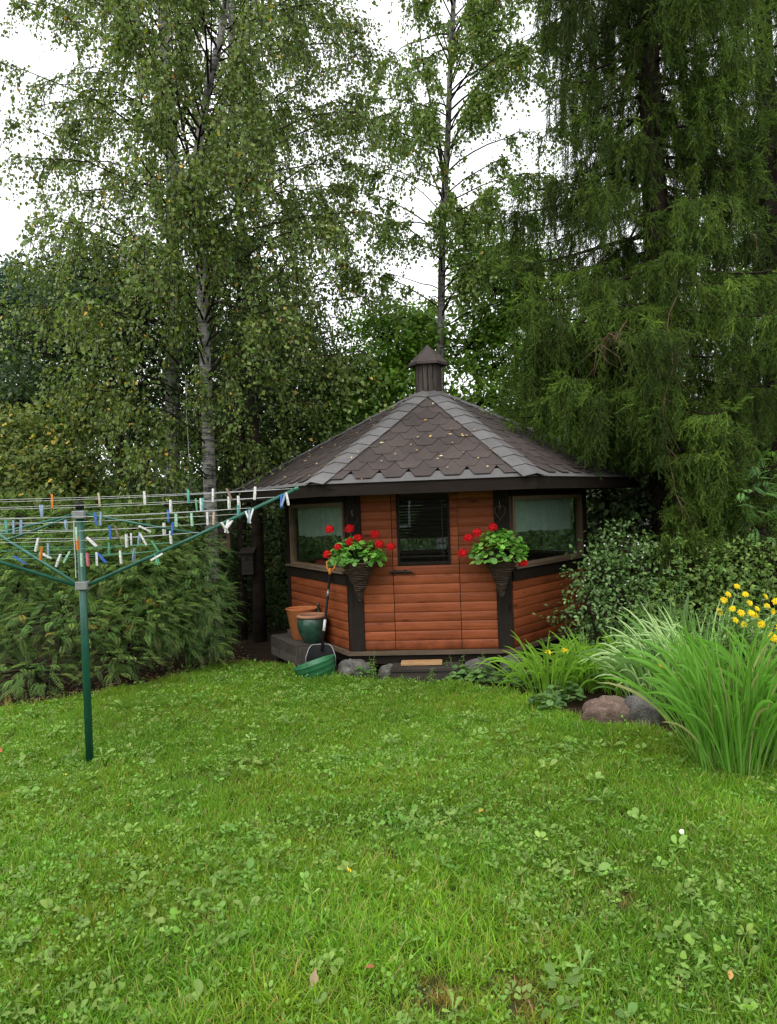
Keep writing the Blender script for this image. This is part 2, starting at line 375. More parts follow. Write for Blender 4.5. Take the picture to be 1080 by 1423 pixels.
def in_poly(x, y, poly):
    x = np.asarray(x); y = np.asarray(y); ins = np.zeros(x.shape, bool); n = len(poly); j = n - 1
    for i in range(n):
        xi, yi = poly[i][:2]; xj, yj = poly[j][:2]
        cnd = ((yi > y) != (yj > y)) & (x < (xj - xi) * (y - yi) / (yj - yi + 1e-12) + xi)
        ins ^= cnd; j = i
    return ins

# ================================================================== ground, lawn, bed
mb = MB(); mb.add([(-400, -200, -.03), (400, -200, -.03), (400, 900, -.03), (-400, 900, -.03)], [(0, 1, 2, 3)])
tag(mb.build('ground', M['ground']), kind='structure')
hx, hy = np.meshgrid(np.linspace(-120, 120, 61), np.linspace(27, 140, 24), indexing='ij')
hz_ = -.03 + 3.4 * np.clip((hy - 27) / 14, 0, 1) ** .6 * (.75 + .5 * vnoise(hx, hy, .06, 8)) - .03
_hi = np.arange(hx.size).reshape(hx.shape)
tag(link('hill', arr_mesh('hill', np.c_[hx.ravel(), hy.ravel(), hz_.ravel()], np.stack([_hi[:-1, :-1], _hi[1:, :-1], _hi[1:, 1:], _hi[:-1, 1:]], -1).reshape(-1, 4)), M['ground'], None, True), kind='structure')
LAWN_PX = [(-60, 1010), (0, 992), (90, 975), (170, 962), (235, 948), (300, 930), (345, 925), (400, 932), (470, 948), (560, 952), (640, 955), (700, 965), (745, 978), (790, 1000), (835, 1014), (900, 1018), (960, 1034), (1040, 1050), (1100, 1062)]
lawn_edge = [G(*p) for p in LAWN_PX]
LAWN = [(p.x, p.y) for p in lawn_edge] + [(6.5, 3.6), (6.5, -3), (-7, -3), (-7, 6.3)]
def lawn_z(x, y): return (vnoise(x, y, 1.1, 3) - .5) * .035 + (vnoise(x, y, 3.5, 4) - .5) * .02
# lawn sheet: a fine grid cut to the outline
gx = np.arange(-7, 6.6, .12); gy = np.arange(-3, 9.6, .12)
X, Y = np.meshgrid(gx, gy, indexing='ij'); Z = lawn_z(X, Y) + .0
ok = in_poly(X + .06, Y + .06, LAWN)
idx = np.arange(X.size).reshape(X.shape); F = []
for i in range(len(gx) - 1):
    for j in range(len(gy) - 1):
        if ok[i, j]: F.append((idx[i, j], idx[i + 1, j], idx[i + 1, j + 1], idx[i, j + 1]))
lawn_me = arr_mesh('lawn', np.c_[X.ravel(), Y.ravel(), Z.ravel()], np.array(F))
lawn_me.polygons.foreach_set('use_smooth', np.ones(len(lawn_me.polygons), bool))
tag(link('lawn', lawn_me, M['lawn']), kind='structure')
# planting bed and litter strip round the lawn, just under the lawn sheet
bx_, by_ = np.meshgrid(np.arange(-9, 8.1, .2), np.arange(3.0, 13.1, .2), indexing='ij')
bz = -.012 + (vnoise(bx_, by_, 2.5, 9) - .5) * .02
bi = np.arange(bx_.size).reshape(bx_.shape)
F = np.stack([bi[:-1, :-1], bi[1:, :-1], bi[1:, 1:], bi[:-1, 1:]], -1).reshape(-1, 4)
tag(link('planting_bed', arr_mesh('planting_bed', np.c_[bx_.ravel(), by_.ravel(), bz.ravel()], F), M['soil']), kind='structure')

# ================================================================== grill hut
CX, CY, TH = .5469, 9.7855, -.0985
ZB, ZS, ZE, ZAP = .248, 1.072, 1.985, 3.16
def hexa(Rr, st): return [Vector((Rr * math.cos(R(a)) * (st if a % 180 else 1), Rr * math.sin(R(a)), 0)) for a in (-180, -120, -60, 0, 60, 120)]
HW = hexa(1.808, .918); HE = hexa(2.473, .859)
hut = tag(empty('grill_hut', (CX, CY, 0), TH), 'six-sided reddish brown log-clad grill hut with shingled tent roof and cupola', 'hut')
hutM = Matrix.Translation((CX, CY, 0)) @ Matrix.Rotation(TH, 4, 'Z')
def face(k, V=HW):
    a, b = V[k], V[(k + 1) % 6]; o = (a + b) / 2; ex = (b - a).normalized(); n = Vector((ex.y, -ex.x, 0))
    if n.dot(o) < 0: n = -n
    m = Matrix((ex, n, Vector((0, 0, 1)))).transposed().to_4x4(); m.translation = o
    return m, (b - a).length / 2      # local axes: x along the face, y outwards, z up
PITCHB = .0965
def board_profile():      # half-log cladding: bulged face, flat back
    pts = []
    for i in range(8):
        t = i / 7; pts.append((.011 + .009 * math.sin(math.pi * min(1, max(0, t))) ** .42, t * (PITCHB - .0015)))
    return pts
_board_cache = {}
def board(parent, Mk, u0, u1, z0, h=PITCHB):
    L = round(u1 - u0, 3); key = (L, round(h, 3))
    if key not in _board_cache:
        mb = MB(); pr = [(y, z * h / PITCHB) for y, z in board_profile()]; n = len(pr)
        vs = [(0, y, z) for y, z in pr] + [(L, y, z) for y, z in pr] + [(0, -.004, 0), (0, -.004, pr[-1][1]), (L, -.004, 0), (L, -.004, pr[-1][1])]
        fs = [(i, n + i, n + i + 1, i + 1) for i in range(n - 1)]
        a, b_, c, d = 2 * n, 2 * n + 1, 2 * n + 2, 2 * n + 3
        fs += [(a, c, n, 0), (b_, n - 1, 2 * n - 1, d), tuple([a] + list(range(n)) + [b_]), tuple([d] + list(range(2 * n - 1, n - 1, -1)) + [c])]
        mb.add(vs, fs); me = bpy.data.meshes.new('board'); me.from_pydata([tuple(v) for v in mb.v], [], mb.f); me.update(); me.materials.append(M['board'])
        _board_cache[key] = me
    o = bpy.data.objects.new('board', _board_cache[key]); C.objects.link(o); o.parent = parent
    o.matrix_local = Mk @ Matrix.Translation((u0, 0, z0)); return o
WTOP = 1.90
for k in range(6):
    Mk, hl = face(k); front = (k == 1)
    if front:
        du0, du1 = -.367, .315
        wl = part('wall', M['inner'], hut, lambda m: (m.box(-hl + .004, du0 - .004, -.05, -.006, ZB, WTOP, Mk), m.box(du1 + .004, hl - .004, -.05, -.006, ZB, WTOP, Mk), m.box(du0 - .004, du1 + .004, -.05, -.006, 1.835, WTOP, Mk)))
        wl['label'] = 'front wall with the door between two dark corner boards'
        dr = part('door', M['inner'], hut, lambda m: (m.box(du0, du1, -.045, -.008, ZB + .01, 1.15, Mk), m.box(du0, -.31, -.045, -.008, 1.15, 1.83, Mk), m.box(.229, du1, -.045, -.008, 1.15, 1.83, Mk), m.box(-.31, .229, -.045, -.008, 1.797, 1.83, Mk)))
        nb = int((WTOP - ZB) / PITCHB) + 1
        for i in range(nb):
            z = ZB + .004 + i * PITCHB; h = min(PITCHB, WTOP - z)
            if h < .03: continue
            board(wl, Mk, -hl + .146, du0 - .004, z, h); board(wl, Mk, du1 + .004, hl - .146, z, h)
            if z > 1.83: board(wl, Mk, du0 + .0, du1, z, h); continue
            if z + h < 1.16: board(dr, Mk, du0 + .003, du1 - .003, z, h)
            else:
                board(dr, Mk, du0 + .003, -.313, z, h); board(dr, Mk, .232, du1 - .003, z, h)
        # window in the door
        wf = part('window', M['dark'], dr, lambda m: (m.box(-.313, -.29, -.045, .03, 1.135, 1.812, Mk), m.box(.209, .232, -.045, .03, 1.135, 1.812, Mk), m.box(-.29, .209, -.045, .03, 1.135, 1.157, Mk), m.box(-.29, .209, -.045, .03, 1.79, 1.812, Mk)))
        part('pane', M['glass'], dr, lambda m: m.box(-.29, .209, .006, .011, 1.157, 1.79, Mk))
        part('reflected_frame', M['greyv'], dr, lambda m: (m.box(.150, .160, -.02, -.012, 1.18, 1.775, Mk), m.box(-.285, .205, -.02, -.013, 1.205, 1.217, Mk), m.box(-.285, .205, -.02, -.013, 1.70, 1.712, Mk)))  # thin pale strips added as the reflection of a white frame
        for i in range(12):  # dark slats added to imitate house siding reflected in the door glass
            z = 1.40 + i * .031
            part('slat', M['darkh'], dr, lambda m: m.add([(-.288, -.06, z), (.207, -.06, z), (.207, -.035, z + .022), (-.288, -.035, z + .022), (-.288, -.062, z + .003), (.207, -.062, z + .003), (.207, -.037, z + .025), (-.288, -.037, z + .025)], [(0, 1, 2, 3), (7, 6, 5, 4), (0, 4, 5, 1), (3, 2, 6, 7)], Mk))
        part('latch', M['iron'], dr, lambda m: (m.bevbox(-.385, -.20, .026, .036, 1.045, 1.075, .004, Mk), m.tube([Mk @ Vector((-.40, .05, 1.062)), Mk @ Vector((-.18, .05, 1.062))], .009, 8), m.tube([Mk @ Vector((-.18, .05, 1.062)), Mk @ Vector((-.165, .045, 1.04))], .009, 8), m.box(-.35, -.335, .034, .052, 1.04, 1.085, Mk), m.box(-.25, -.235, .034, .052, 1.04, 1.085, Mk), m.tube([Mk @ Vector((-.15, .03, 1.035)), Mk @ Vector((-.15, .045, 1.035))], .008, 8)))
        part('corner_board', M['dark'], hut, lambda m: m.bevbox(-hl - .012, -hl + .145, -.045, .036, ZB + .002, WTOP, .005, Mk))
        part('corner_board', M['dark'], hut, lambda m: m.bevbox(hl - .145, hl + .012, -.045, .036, ZB + .002, WTOP, .005, Mk))
    else:
        a = hl - .075
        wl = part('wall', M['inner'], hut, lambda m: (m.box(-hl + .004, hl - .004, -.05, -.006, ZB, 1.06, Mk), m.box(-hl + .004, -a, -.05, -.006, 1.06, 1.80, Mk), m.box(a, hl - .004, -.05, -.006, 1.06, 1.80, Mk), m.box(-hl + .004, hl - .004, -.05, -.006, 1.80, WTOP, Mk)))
        e0 = (-hl + .03) if k == 0 else (-hl + .02); e1 = hl - .02
        for i in range(7):
            z = ZB + .004 + i * PITCHB; board(wl, Mk, e0, e1, z)
        part('sill_board', M['darkh'], hut, lambda m: m.bevbox(-hl + .015, hl - .015, -.006, .034, .93, 1.05, .004, Mk))
        wn = part('window', M['stile'], hut, lambda m: (m.box(-a + .001, -a + .045, -.05, .018, 1.075, 1.80, Mk), m.box(a - .045, a - .001, -.05, .018, 1.075, 1.80, Mk), m.box(-a + .045, a - .045, -.05, .014, 1.755, 1.80, Mk), m.box(-a + .045, a - .045, -.05, .014, 1.075, 1.105, Mk)))
        part('sill', M['sill'], wn, lambda m: m.bevbox(-hl + .02, hl - .02, -.05, .07, 1.051, 1.074, .003, Mk))
        part('pane', M['glass'], wn, lambda m: m.box(-a + .045, a - .045, -.02, -.015, 1.105, 1.755, Mk))
        part('header', M['darkh'], hut, lambda m: m.bevbox(-hl + .015, hl - .015, -.006, .03, 1.802, WTOP, .003, Mk))
        if k not in (0, 2): part('corner_board', M['dark'], hut, lambda m: m.bevbox(-hl - .012, -hl + .07, -.045, .04, ZB + .002, WTOP, .005, Mk))
        if k == 0: part('corner_board', M['dark'], hut, lambda m: m.bevbox(-hl - .012, -hl + .07, -.045, .04, ZB + .002, WTOP, .005, Mk))
        part('corner_board', M['dark'], hut, lambda m: m.bevbox(hl - (.07 if k != 0 else .012), hl - .001, -.045, .028, ZB + .002, WTOP, .004, Mk))
# base frame and floor
for k in range(6):
    Mk, hl = face(k)
    part('base_sill', M['sill'], hut, lambda m: m.prism([(-hl - .03, .055), (-hl + .06, -.12), (hl - .06, -.12), (hl + .03, .055)], .205 + .001 * (k % 2), ZB, Mk))
    part('base_beam', M['darkh'], hut, lambda m: m.prism([(-hl, .02), (-hl + .1, -.14), (hl - .1, -.14), (hl, .02)], .11 + .001 * (k % 2), .204, Mk))
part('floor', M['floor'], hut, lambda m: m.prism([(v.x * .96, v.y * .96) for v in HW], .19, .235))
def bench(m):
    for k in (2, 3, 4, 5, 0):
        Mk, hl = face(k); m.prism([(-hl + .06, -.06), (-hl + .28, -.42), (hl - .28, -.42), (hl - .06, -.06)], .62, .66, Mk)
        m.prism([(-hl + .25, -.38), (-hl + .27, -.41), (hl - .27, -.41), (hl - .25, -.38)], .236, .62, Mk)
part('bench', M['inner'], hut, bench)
part('grill', M['iron'], hut, lambda m: (m.lathe([(.02, .24), (.26, .24), (.26, .55), (.38, .60), (.38, .64), (.02, .64)], 6), m.lathe([(.34, 1.35), (.12, 1.75), (.12, 3.0)], 12)))
# cushion on the bench behind the left window
_Mk, _hl = face(0)
mb = MB()
for i in range(7):
    t = i / 6 - .5; 
cu = []
def cushion(m, Mx):
    n = 10; vs = []; fs = []
    for sgn in (1, -1):
        for i in range(n + 1):
            for j in range(n + 1):
                u, v = i / n * 2 - 1, j / n * 2 - 1; b = max(0, (1 - u ** 4) * (1 - v ** 4)) ** .5
                vs.append((u * .2 * (1 - .06 * v * v), sgn * .06 * b, v * .17 * (1 - .06 * u * u)))
    k = (n + 1) ** 2
    for s in (0, 1):
        for i in range(n):
            for j in range(n):
                a = s * k + i * (n + 1) + j; q = (a, a + n + 1, a + n + 2, a + 1); fs.append(q if s else q[::-1])
    m.add(vs, fs, Mx)
mb = MB(); cushion(mb, hutM @ _Mk @ Matrix.Translation((.18, -.22, .66 + .31)) @ Matrix.Rotation(R(-14), 4, 'X') @ Matrix.Diagonal((1.1, 1, 1.7, 1)))
tag(mb.build('cushion', mat_plain('grey_cushion_cloth', (.22, .23, .22), .95, .2, 40, .1), None, True), 'grey cushion propped on the bench behind the narrow left hut window', 'cushion')
mb = MB(); cushion(mb, hutM @ _Mk @ Matrix.Translation((-.22, -.20, .66 + .25)) @ Matrix.Rotation(R(-14), 4, 'X') @ Matrix.Diagonal((1, 1, 1.4, 1)))
tag(mb.build('cushion', mat_plain('red_cushion_cloth', (.20, .03, .022), .95, .2, 40, .1), None, True), 'dull red cushion propped beside the grey one inside the hut', 'cushion')

# ---- roof: deck, fascia, shingles
APEX = Vector((0, 0, ZAP))
roof = part('roof', M['darkh'], hut, lambda m: (m.add([(v.x, v.y, ZE - .012) for v in HE] + [(0, 0, ZAP - .012)], [(i, (i + 1) % 6, 6) for i in range(6)]),
                                                m.add([(v.x * .985, v.y * .985, ZE - .10) for v in HE] + [(v.x * .7, v.y * .7, ZE - .10) for v in HE], [(i, 6 + i, 6 + (i + 1) % 6, (i + 1) % 6) for i in range(6)])))
for k in range(6):
    Mk, hl = face(k, HE)
    part('fascia', M['darkh'], roof, lambda m: m.prism([(-hl, 0), (-hl + .02, -.03), (hl - .02, -.03), (hl, 0)], ZE - .128 + .0007 * k, ZE - .014, Mk))
def clip(poly, a, b):      # keep the side left of a->b
    out = []; n = len(poly)
    def sd(p): return (b[0] - a[0]) * (p[1] - a[1]) - (b[1] - a[1]) * (p[0] - a[0])
    for i in range(n):
        p, q = poly[i], poly[(i + 1) % n]; sp, sq = sd(p), sd(q)
        if sp >= 0: out.append(p)
        if (sp >= 0) != (sq >= 0): t = sp / (sp - sq); out.append((p[0] + (q[0] - p[0]) * t, p[1] + (q[1] - p[1]) * t))
    return out
def roof_frame(k):
    a, b = HE[k].copy(), HE[(k + 1) % 6].copy(); a.z = b.z = ZE
    o = (a + b) / 2; ex = (b - a).normalized(); up = APEX - o; ey = (up - ex * up.dot(ex)).normalized(); ez = ex.cross(ey)
    if ez.z < 0: ez = -ez
    m = Matrix((ex, ey, ez)).transposed().to_4x4(); m.translation = o
    tip = m.inverted() @ APEX
    return m, (b - a).length / 2, (tip.x, tip.y)
SW, SE_ = .285, .176
joined = MB()
for k in range(6):
    Mk, hl, tip = roof_frame(k); H_ = tip[1]; vis = k in (0, 1, 2)
    part('starter_strip', M['hip'], roof, lambda m: m.prism([(-hl - .01, -.018), (hl + .01, -.018), (hl - .10, .17), (-hl + .10, .17)], 0, .005, Mk))
    r = 0
    while True:
        v1 = .045 + r * SE_          # lower edge of the row
        if v1 > H_ - .10: break
        off = (SW / 2 if r % 2 else 0)
        nn = int(hl / SW) + 3
        for i in range(-nn, nn + 1):
            uc = i * SW + off + random.uniform(-.002, .002); w = SW / 2 - .0015
            lo = .022
            poly = [(uc - w * .52, v1), (uc + w * .52, v1), (uc + w, v1 + SE_), (uc + w, v1 + SE_ * 1.98), (uc - w, v1 + SE_ * 1.98), (uc - w, v1 + SE_)]
            poly = clip(poly, (-hl - .01, -.02), (hl + .01, -.02)); 
            if len(poly) < 3: continue
            poly = clip(poly, (hl - .02, 0), tip)
            if len(poly) < 3: continue
            poly = clip(poly, tip, (-hl + .02, 0))
            if len(poly) < 3: continue
            ar = abs(sum(poly[q][0] * poly[(q + 1) % len(poly)][1] - poly[(q + 1) % len(poly)][0] * poly[q][1] for q in range(len(poly)))) / 2
            if ar < .002: continue
            lift = random.uniform(0, .004)
            f1 = lambda p: .020 + lift - .012 * min(1, (p[1] - v1) / (2 * SE_)); f0 = lambda p: f1(p) - .007
            if vis: part('shingle', M['shingle'], roof, lambda m: m.prism(poly, f0, f1, Mk))
            else: joined.prism(poly, f0, f1, Mk)
        r += 1
tag(joined.build('shingle_field', M['shingle'], roof), kind='stuff')
# hip caps: one grey bent shingle after another up each hip
for k in range(6):
    e = HE[k].copy(); e.z = ZE; d = (APEX - e); Lh = d.length; d.normalize()
    # directions into the two neighbouring faces
    def inface(kk):
        m, hl, tip = roof_frame(kk); nz = Vector(m.col[2][:3]); c = nz.cross(d); mid = Vector(m.translation) + Vector(m.col[1][:3]) * .5
        return (c if c.dot(mid - e) > 0 else -c), nz
    (sa, na), (sb, nb_) = inface(k), inface((k - 1) % 6); nn_ = (na + nb_).normalized()
    s = -.03; i = 0
    while s < Lh - .13:
        l = .30; s1 = min(s + l, Lh - .08); wv = .135
        def hp(t, side, lift):
            base = e + d * t; sd, nz = (sa, na) if side > 0 else (sb, nb_)
            if side == 0: return base + nn_ * (.027 + lift)
            return base + sd * wv + nz * (.026 + lift)
        vs = []
        for th_ in (0, -.006):
            for t, lf in ((s, .012), (s1, .0)):
                for side in (-1, 0, 1): vs.append(hp(t, side, lf + th_))
        fs = [(0, 1, 4, 3), (1, 2, 5, 4), (6, 9, 10, 7), (7, 10, 11, 8), (0, 6, 7, 1), (1, 7, 8, 2), (3, 4, 10, 9), (4, 5, 11, 10), (0, 3, 9, 6), (2, 8, 11, 5)]
        part('hip_cap', M['hip'], roof, lambda m: m.add(vs, fs)); s += .235; i += 1
# cupola
cup = part('cupola', M['dark'], hut, lambda m: m.lathe([(.135, ZAP - .16), (.135, ZAP + .30)], 8))
for i in range(16):
    a = 2 * math.pi * (i + .5) / 16; ca, sa_ = math.cos(a), math.sin(a)
    Mx = Matrix.Translation((ca * .152, sa_ * .152, 0)) @ Matrix.Rotation(a, 4, 'Z')
    part('slat', M['greyv'], cup, lambda m: m.bevbox(-.008, .008 + random.uniform(-.002, .004), -.026, .026, ZAP - .15, ZAP + .285, .003, Mx))
cz = ZAP + .275
part('cap_roof', M['shingle'], cup, lambda m: m.add([(.245 * math.cos(R(a)), .245 * math.sin(R(a)), cz) for a in range(0, 360, 60)] + [(.245 * math.cos(R(a)), .245 * math.sin(R(a)), cz + .03) for a in range(0, 360, 60)] + [(.10 * math.cos(R(a)), .10 * math.sin(R(a)), cz + .165) for a in range(0, 360, 60)] + [(0, 0, cz + .265), (0, 0, cz + .05)],
      [(i, (i + 1) % 6, 6 + (i + 1) % 6, 6 + i) for i in range(6)] + [(6 + i, 6 + (i + 1) % 6, 12 + (i + 1) % 6, 12 + i) for i in range(6)] + [(12 + i, 12 + (i + 1) % 6, 18) for i in range(6)] + [((i + 1) % 6, i, 19) for i in range(6)]))

# ---- curtains
def curtain(k, u0, u1, ztop, drop, label):
    Mk, hl = face(k); n = 60; vs = []; fs = []; r = random.Random(k)
    for i in range(n + 1):
        t = i / n; u = u0 + (u1 - u0) * t
        y = -.085 + .012 * math.sin(t * 46 + 1.3 * math.sin(t * 9)) + .006 * math.sin(t * 97)
        for j in range(6):
            s = j / 5; z = ztop - (drop + .015 * math.sin(t * 7 + k) + .005 * math.sin(t * 46)) * s; vs.append(hutM @ Mk @ Vector((u, y * (1 + .12 * s), z)))
    for i in range(n):
        for j in range(5): a = i * 6 + j; fs.append((a, a + 6, a + 7, a + 1))
    V = np.array([tuple(v) for v in vs]); F4 = np.array(fs)
    tn = np.tile(np.array([[.62, .72, .62]]), (len(V), 1)) * rng.uniform(.88, 1.06, (len(V), 1))
    return tag(link('curtain', arr_mesh('curtain', V, F4, tn), M['curtain'], None, True), label, 'curtain')
_, hl0 = face(0); _, hl2 = face(2)
curtain(0, -hl0 + .13, hl0 - .02, 1.765, .34, 'pale lace curtain hanging in the left hut window behind the geraniums')
curtain(2, -hl2 + .05, hl2 - .19, 1.765, .36, 'pale green curtain with faint print in the right hut window')

# ---- the dwelling house behind the viewer, mirrored in the hut's panes
hou = tag(empty('dwelling_house', (-.5, -9.0, 0), 0), 'brown plank-clad house mirrored faintly in the hut door glass', 'house')
part('wall', M['darkh'], hou, lambda m: m.box(-6, 6, -4, 0, -.03, 2.9))
def _clad(m):
    for i in range(18): m.add([(-6, .004, .15 + i * .15), (6, .004, .15 + i * .15), (6, .03, .16 + i * .15), (-6, .03, .16 + i * .15), (-6, .008, .295 + i * .15), (6, .008, .295 + i * .15)], [(0, 1, 2, 3), (3, 2, 5, 4)])
tag(part('cladding', M['greyv'], hou, _clad), kind='stuff')
part('roof', M['shingle'], hou, lambda m: m.add([(-6.5, .6, 2.75), (6.5, .6, 2.75), (6.5, -2, 4.6), (-6.5, -2, 4.6), (6.5, -4.6, 2.75), (-6.5, -4.6, 2.75)], [(0, 1, 2, 3), (3, 2, 4, 5), (0, 3, 5), (1, 4, 2)]))
for x in (-3.4, -.4, 2.6):
    w_ = part('window', M['palewall'], hou, lambda m: (m.box(x - .08, x, .031, .06, 1.0, 2.2), m.box(x + 1.1, x + 1.18, .031, .06, 1.0, 2.2), m.box(x, x + 1.1, .031, .06, 1.0, 1.08), m.box(x, x + 1.1, .031, .06, 2.12, 2.2)))
    part('pane', M['iron'], w_, lambda m: m.box(x, x + 1.1, .032, .04, 1.08, 2.12))

# ================================================================== hanging baskets, wicker hearts
def heart_path(w, h, n=40):
    out = []
    for i in range(n + 1):
        t = 2 * math.pi * i / n
        x = 16 * math.sin(t) ** 3; y = 13 * math.cos(t) - 5 * math.cos(2 * t) - 2 * math.cos(3 * t) - math.cos(4 * t)
        out.append((x / 32 * w, y / 29 * h))
    return out
F1, hl1 = face(1)
def front_pt(u, n, z): return hutM @ F1 @ Vector((u, n, z))
def wicker_heart(u, z, label):
    t = empty('wicker_heart', front_pt(u, .045, z)); tag(t, label, 'wreath', 'wicker hearts on the hut corner boards')
    mb = MB()
    for k in range(3):
        mb.tube([(x + .004 * math.sin(i * .9 + k * 2.1), .004 * math.cos(i * .9 + k * 2.1), y) for i, (x, y) in enumerate(heart_path(.11, .15))], .0055, 5, False)
    mb.build('ring', M['wicker'], t)
    part('hook', M['rimmetal'], t, lambda m: m.tube([(0, .003, .05), (.004, -.002, .075), (-.004, -.002, .095), (.003, .0, .115)], .003, 5))
wicker_heart(-hl1 + .06, 1.60, 'dark wicker heart hung on the left corner board above the geraniums')
wicker_heart(hl1 - .085, 1.64, 'dark wicker heart hung on the right corner board above the geraniums')

def flower_head(parent, p, r, name='flower_head'):
    n = 26; i = np.arange(n) + .5; ph = np.arccos(1 - 1.45 * i / n); az = i * 2.39996
    d = np.c_[np.sin(ph) * np.cos(az), np.sin(ph) * np.sin(az), np.cos(ph)]
    pos = []; dd = []; nn = []
    for q in range(n):
        nrm = d[q]; a = np.cross(nrm, [0, 0, 1.0]); a = a / (np.linalg.norm(a) + 1e-6) if np.linalg.norm(a) > .05 else np.array([1.0, 0, 0]); b = np.cross(nrm, a)
        o = rng.random() * 6
        for k in range(5):
            t = o + k * 2 * math.pi / 5; pos.append(nrm * r * rng.uniform(.62, .78)); dd.append(a * math.cos(t) + b * math.sin(t) + nrm * .35); nn.append(nrm)
    pos = np.array(pos); V, F, T_ = leaves(pos, np.array(dd), np.array(nn), r * .52, r * .46, tints(len(pos), [(.62, .008, .012), (.52, .005, .010), (.70, .018, .016)], .14), T_OVAL)
    me = arr_mesh(name, V, F, T_); o = link(name, me, M['petal'], parent); o.location = p; return o
def basket(label, u, zr, tilt, heads_px, leaf_u, leaf_z, seed):
    r = np.random.default_rng(seed)
    rim = front_pt(u, .20, zr); t = empty('hanging_basket', rim); tag(t, label, 'hanging basket', 'geranium baskets on the hut front')
    # cone of wound wicker: trumpet profile, each turn a ring
    mb = MB(); H_ = .40; n = 22
    prof = []
    for i in range(n + 1):
        s = i / n; rad = .095 * (1 - s) ** 1.9 + .085 * (1 - s) + .012; prof.append((rad * .97, -H_ * s))
    mb.lathe(prof, 20); mb.build('liner', M['dark'], t)
    for i in range(n):
        s = (i + .5) / n; rad = .095 * (1 - s) ** 1.9 + .085 * (1 - s) + .012; mb = MB()
        pts = [((rad + r.normal(0, .0025)) * math.cos(a), (rad + r.normal(0, .0025)) * math.sin(a), -H_ * s + .006 * math.sin(a * 2 + i) + r.normal(0, .0015)) for a in np.linspace(0, 2 * math.pi, 22)]
        mb.tube(pts, .0095, 5, False); mb.build('wicker_ring', M['wicker'], t)
    part('hanger', M['wicker'], t, lambda m: m.tube([(0, .20, .05), (-.0, .16, .02), (0, .15, -.02)], .006, 5))
    # scalloped round leaves
    k = 15; an = np.linspace(0, 2 * math.pi, k, endpoint=False) + .25
    rr = .5 * (1 + .10 * np.cos(an * 5))
    tv = np.r_[[[0.0, 0, .0]], np.c_[.42 + rr * np.cos(an), rr * np.sin(an), .10 + .05 * np.cos(an * 5)]]; tf = np.array([[0, 1 + i, 1 + (i + 1) % k] for i in range(k)])
    tv[0] = [.30, 0, -.02]
    nl = 290
    th = r.random(nl) * 2 * math.pi; ph = np.arccos(1 - 1.32 * r.random(nl)); rad = r.uniform(.72, 1.03, nl)
    d = np.c_[np.sin(ph) * np.cos(th), np.sin(ph) * np.sin(th), np.cos(ph)]
    pos = np.c_[leaf_u[0] + d[:, 0] * leaf_u[1] * rad, d[:, 1] * .19 * rad - .02, leaf_z[0] + d[:, 2] * leaf_z[1] * rad]
    az = r.random(nl) * 6.28; dr = np.c_[np.cos(az), np.sin(az), r.normal(-.15, .25, nl)] + d * .4
    nr = d * .6 + np.array([0, -.45, .75]) + r.normal(0, .22, (nl, 3))
    sz = r.uniform(.040, .068, nl)
    foliage('foliage', pos - unit(dr) * sz[:, None] * .4, dr, nr, sz, sz, tints(nl, [(.085, .20, .028), (.11, .25, .04), (.055, .14, .02), (.14, .28, .05)], .15, r), M['leaf'], t, (tv, tf))
    st = MB()
    for (px, py) in heads_px:
        # place each head on the ray plane of the basket, a little in front or behind
        dpt = rim.y + r.uniform(-.14, .02); w = U(px, py, dpt); h = w - rim
        st.tube([(leaf_u[0] * .5 + h.x * .15, 0, .02), (h.x * .7, h.y * .7, h.z * .55), (h.x, h.y, h.z)], .0035, 5)
        flower_head(t, h, r.uniform(.042, .052))
    st.build('flower_stem', mat_leafgreen, t)
    return t
mat_leafgreen = mat_plain('green_stem', (.07, .15, .03), .6, .25, 20, .3, 0, 0)
basket('wicker cone of red geraniums on the left corner board above the shovel grip', -hl1 + .135, 1.19, 0,
       [(458, 736), (486, 735), (497, 749), (487, 754), (470, 761), (455, 771), (521, 743), (527, 757), (543, 760)], (-.03, .29), (.03, .21), 5)
basket('wicker cone of red geraniums on the right corner board beside the door', hl1 - .10, 1.20, 0,
       [(651, 748), (663, 741), (643, 769), (685, 733), (694, 755), (703, 781), (710, 783), (727, 782)], (-.02, .28), (.02, .26), 6)

# ================================================================== steps, stones, box, pots, shovel, tub
# wooden step in front of the door
sc_ = U(592, 925, 7.93); st = tag(empty('door_step', (sc_.x, 7.93, .012), TH), 'grey weathered plank step under the hut door', 'step')
part('tread', M['grey'], st, lambda m: m.bevbox(-.34, .33, -.17, -.035, .105, .138, .004)); part('tread', M['grey'], st, lambda m: m.bevbox(-.335, .34, -.02, .12, .107, .141, .004))
part('riser', M['grey'], st, lambda m: m.bevbox(-.33, .33, -.155, -.115, -.03, .104, .004)); part('side', M['grey'], st, lambda m: m.box(-.32, -.28, -.114, .11, -.03, .104)); part('side', M['grey'], st, lambda m: m.box(.28, .32, -.114, .11, -.03, .104))
mb = MB(); mb.bevbox(-.20, .21, -.06, .075, 0, .032, .003); lp = mb.build('loose_plank', M['plank']); lp.location = (sc_.x - .045, 7.955, .1545); lp.rotation_euler = (0, 0, TH + .02)
tag(lp, 'short yellowish plank lying on the grey door step', 'plank')
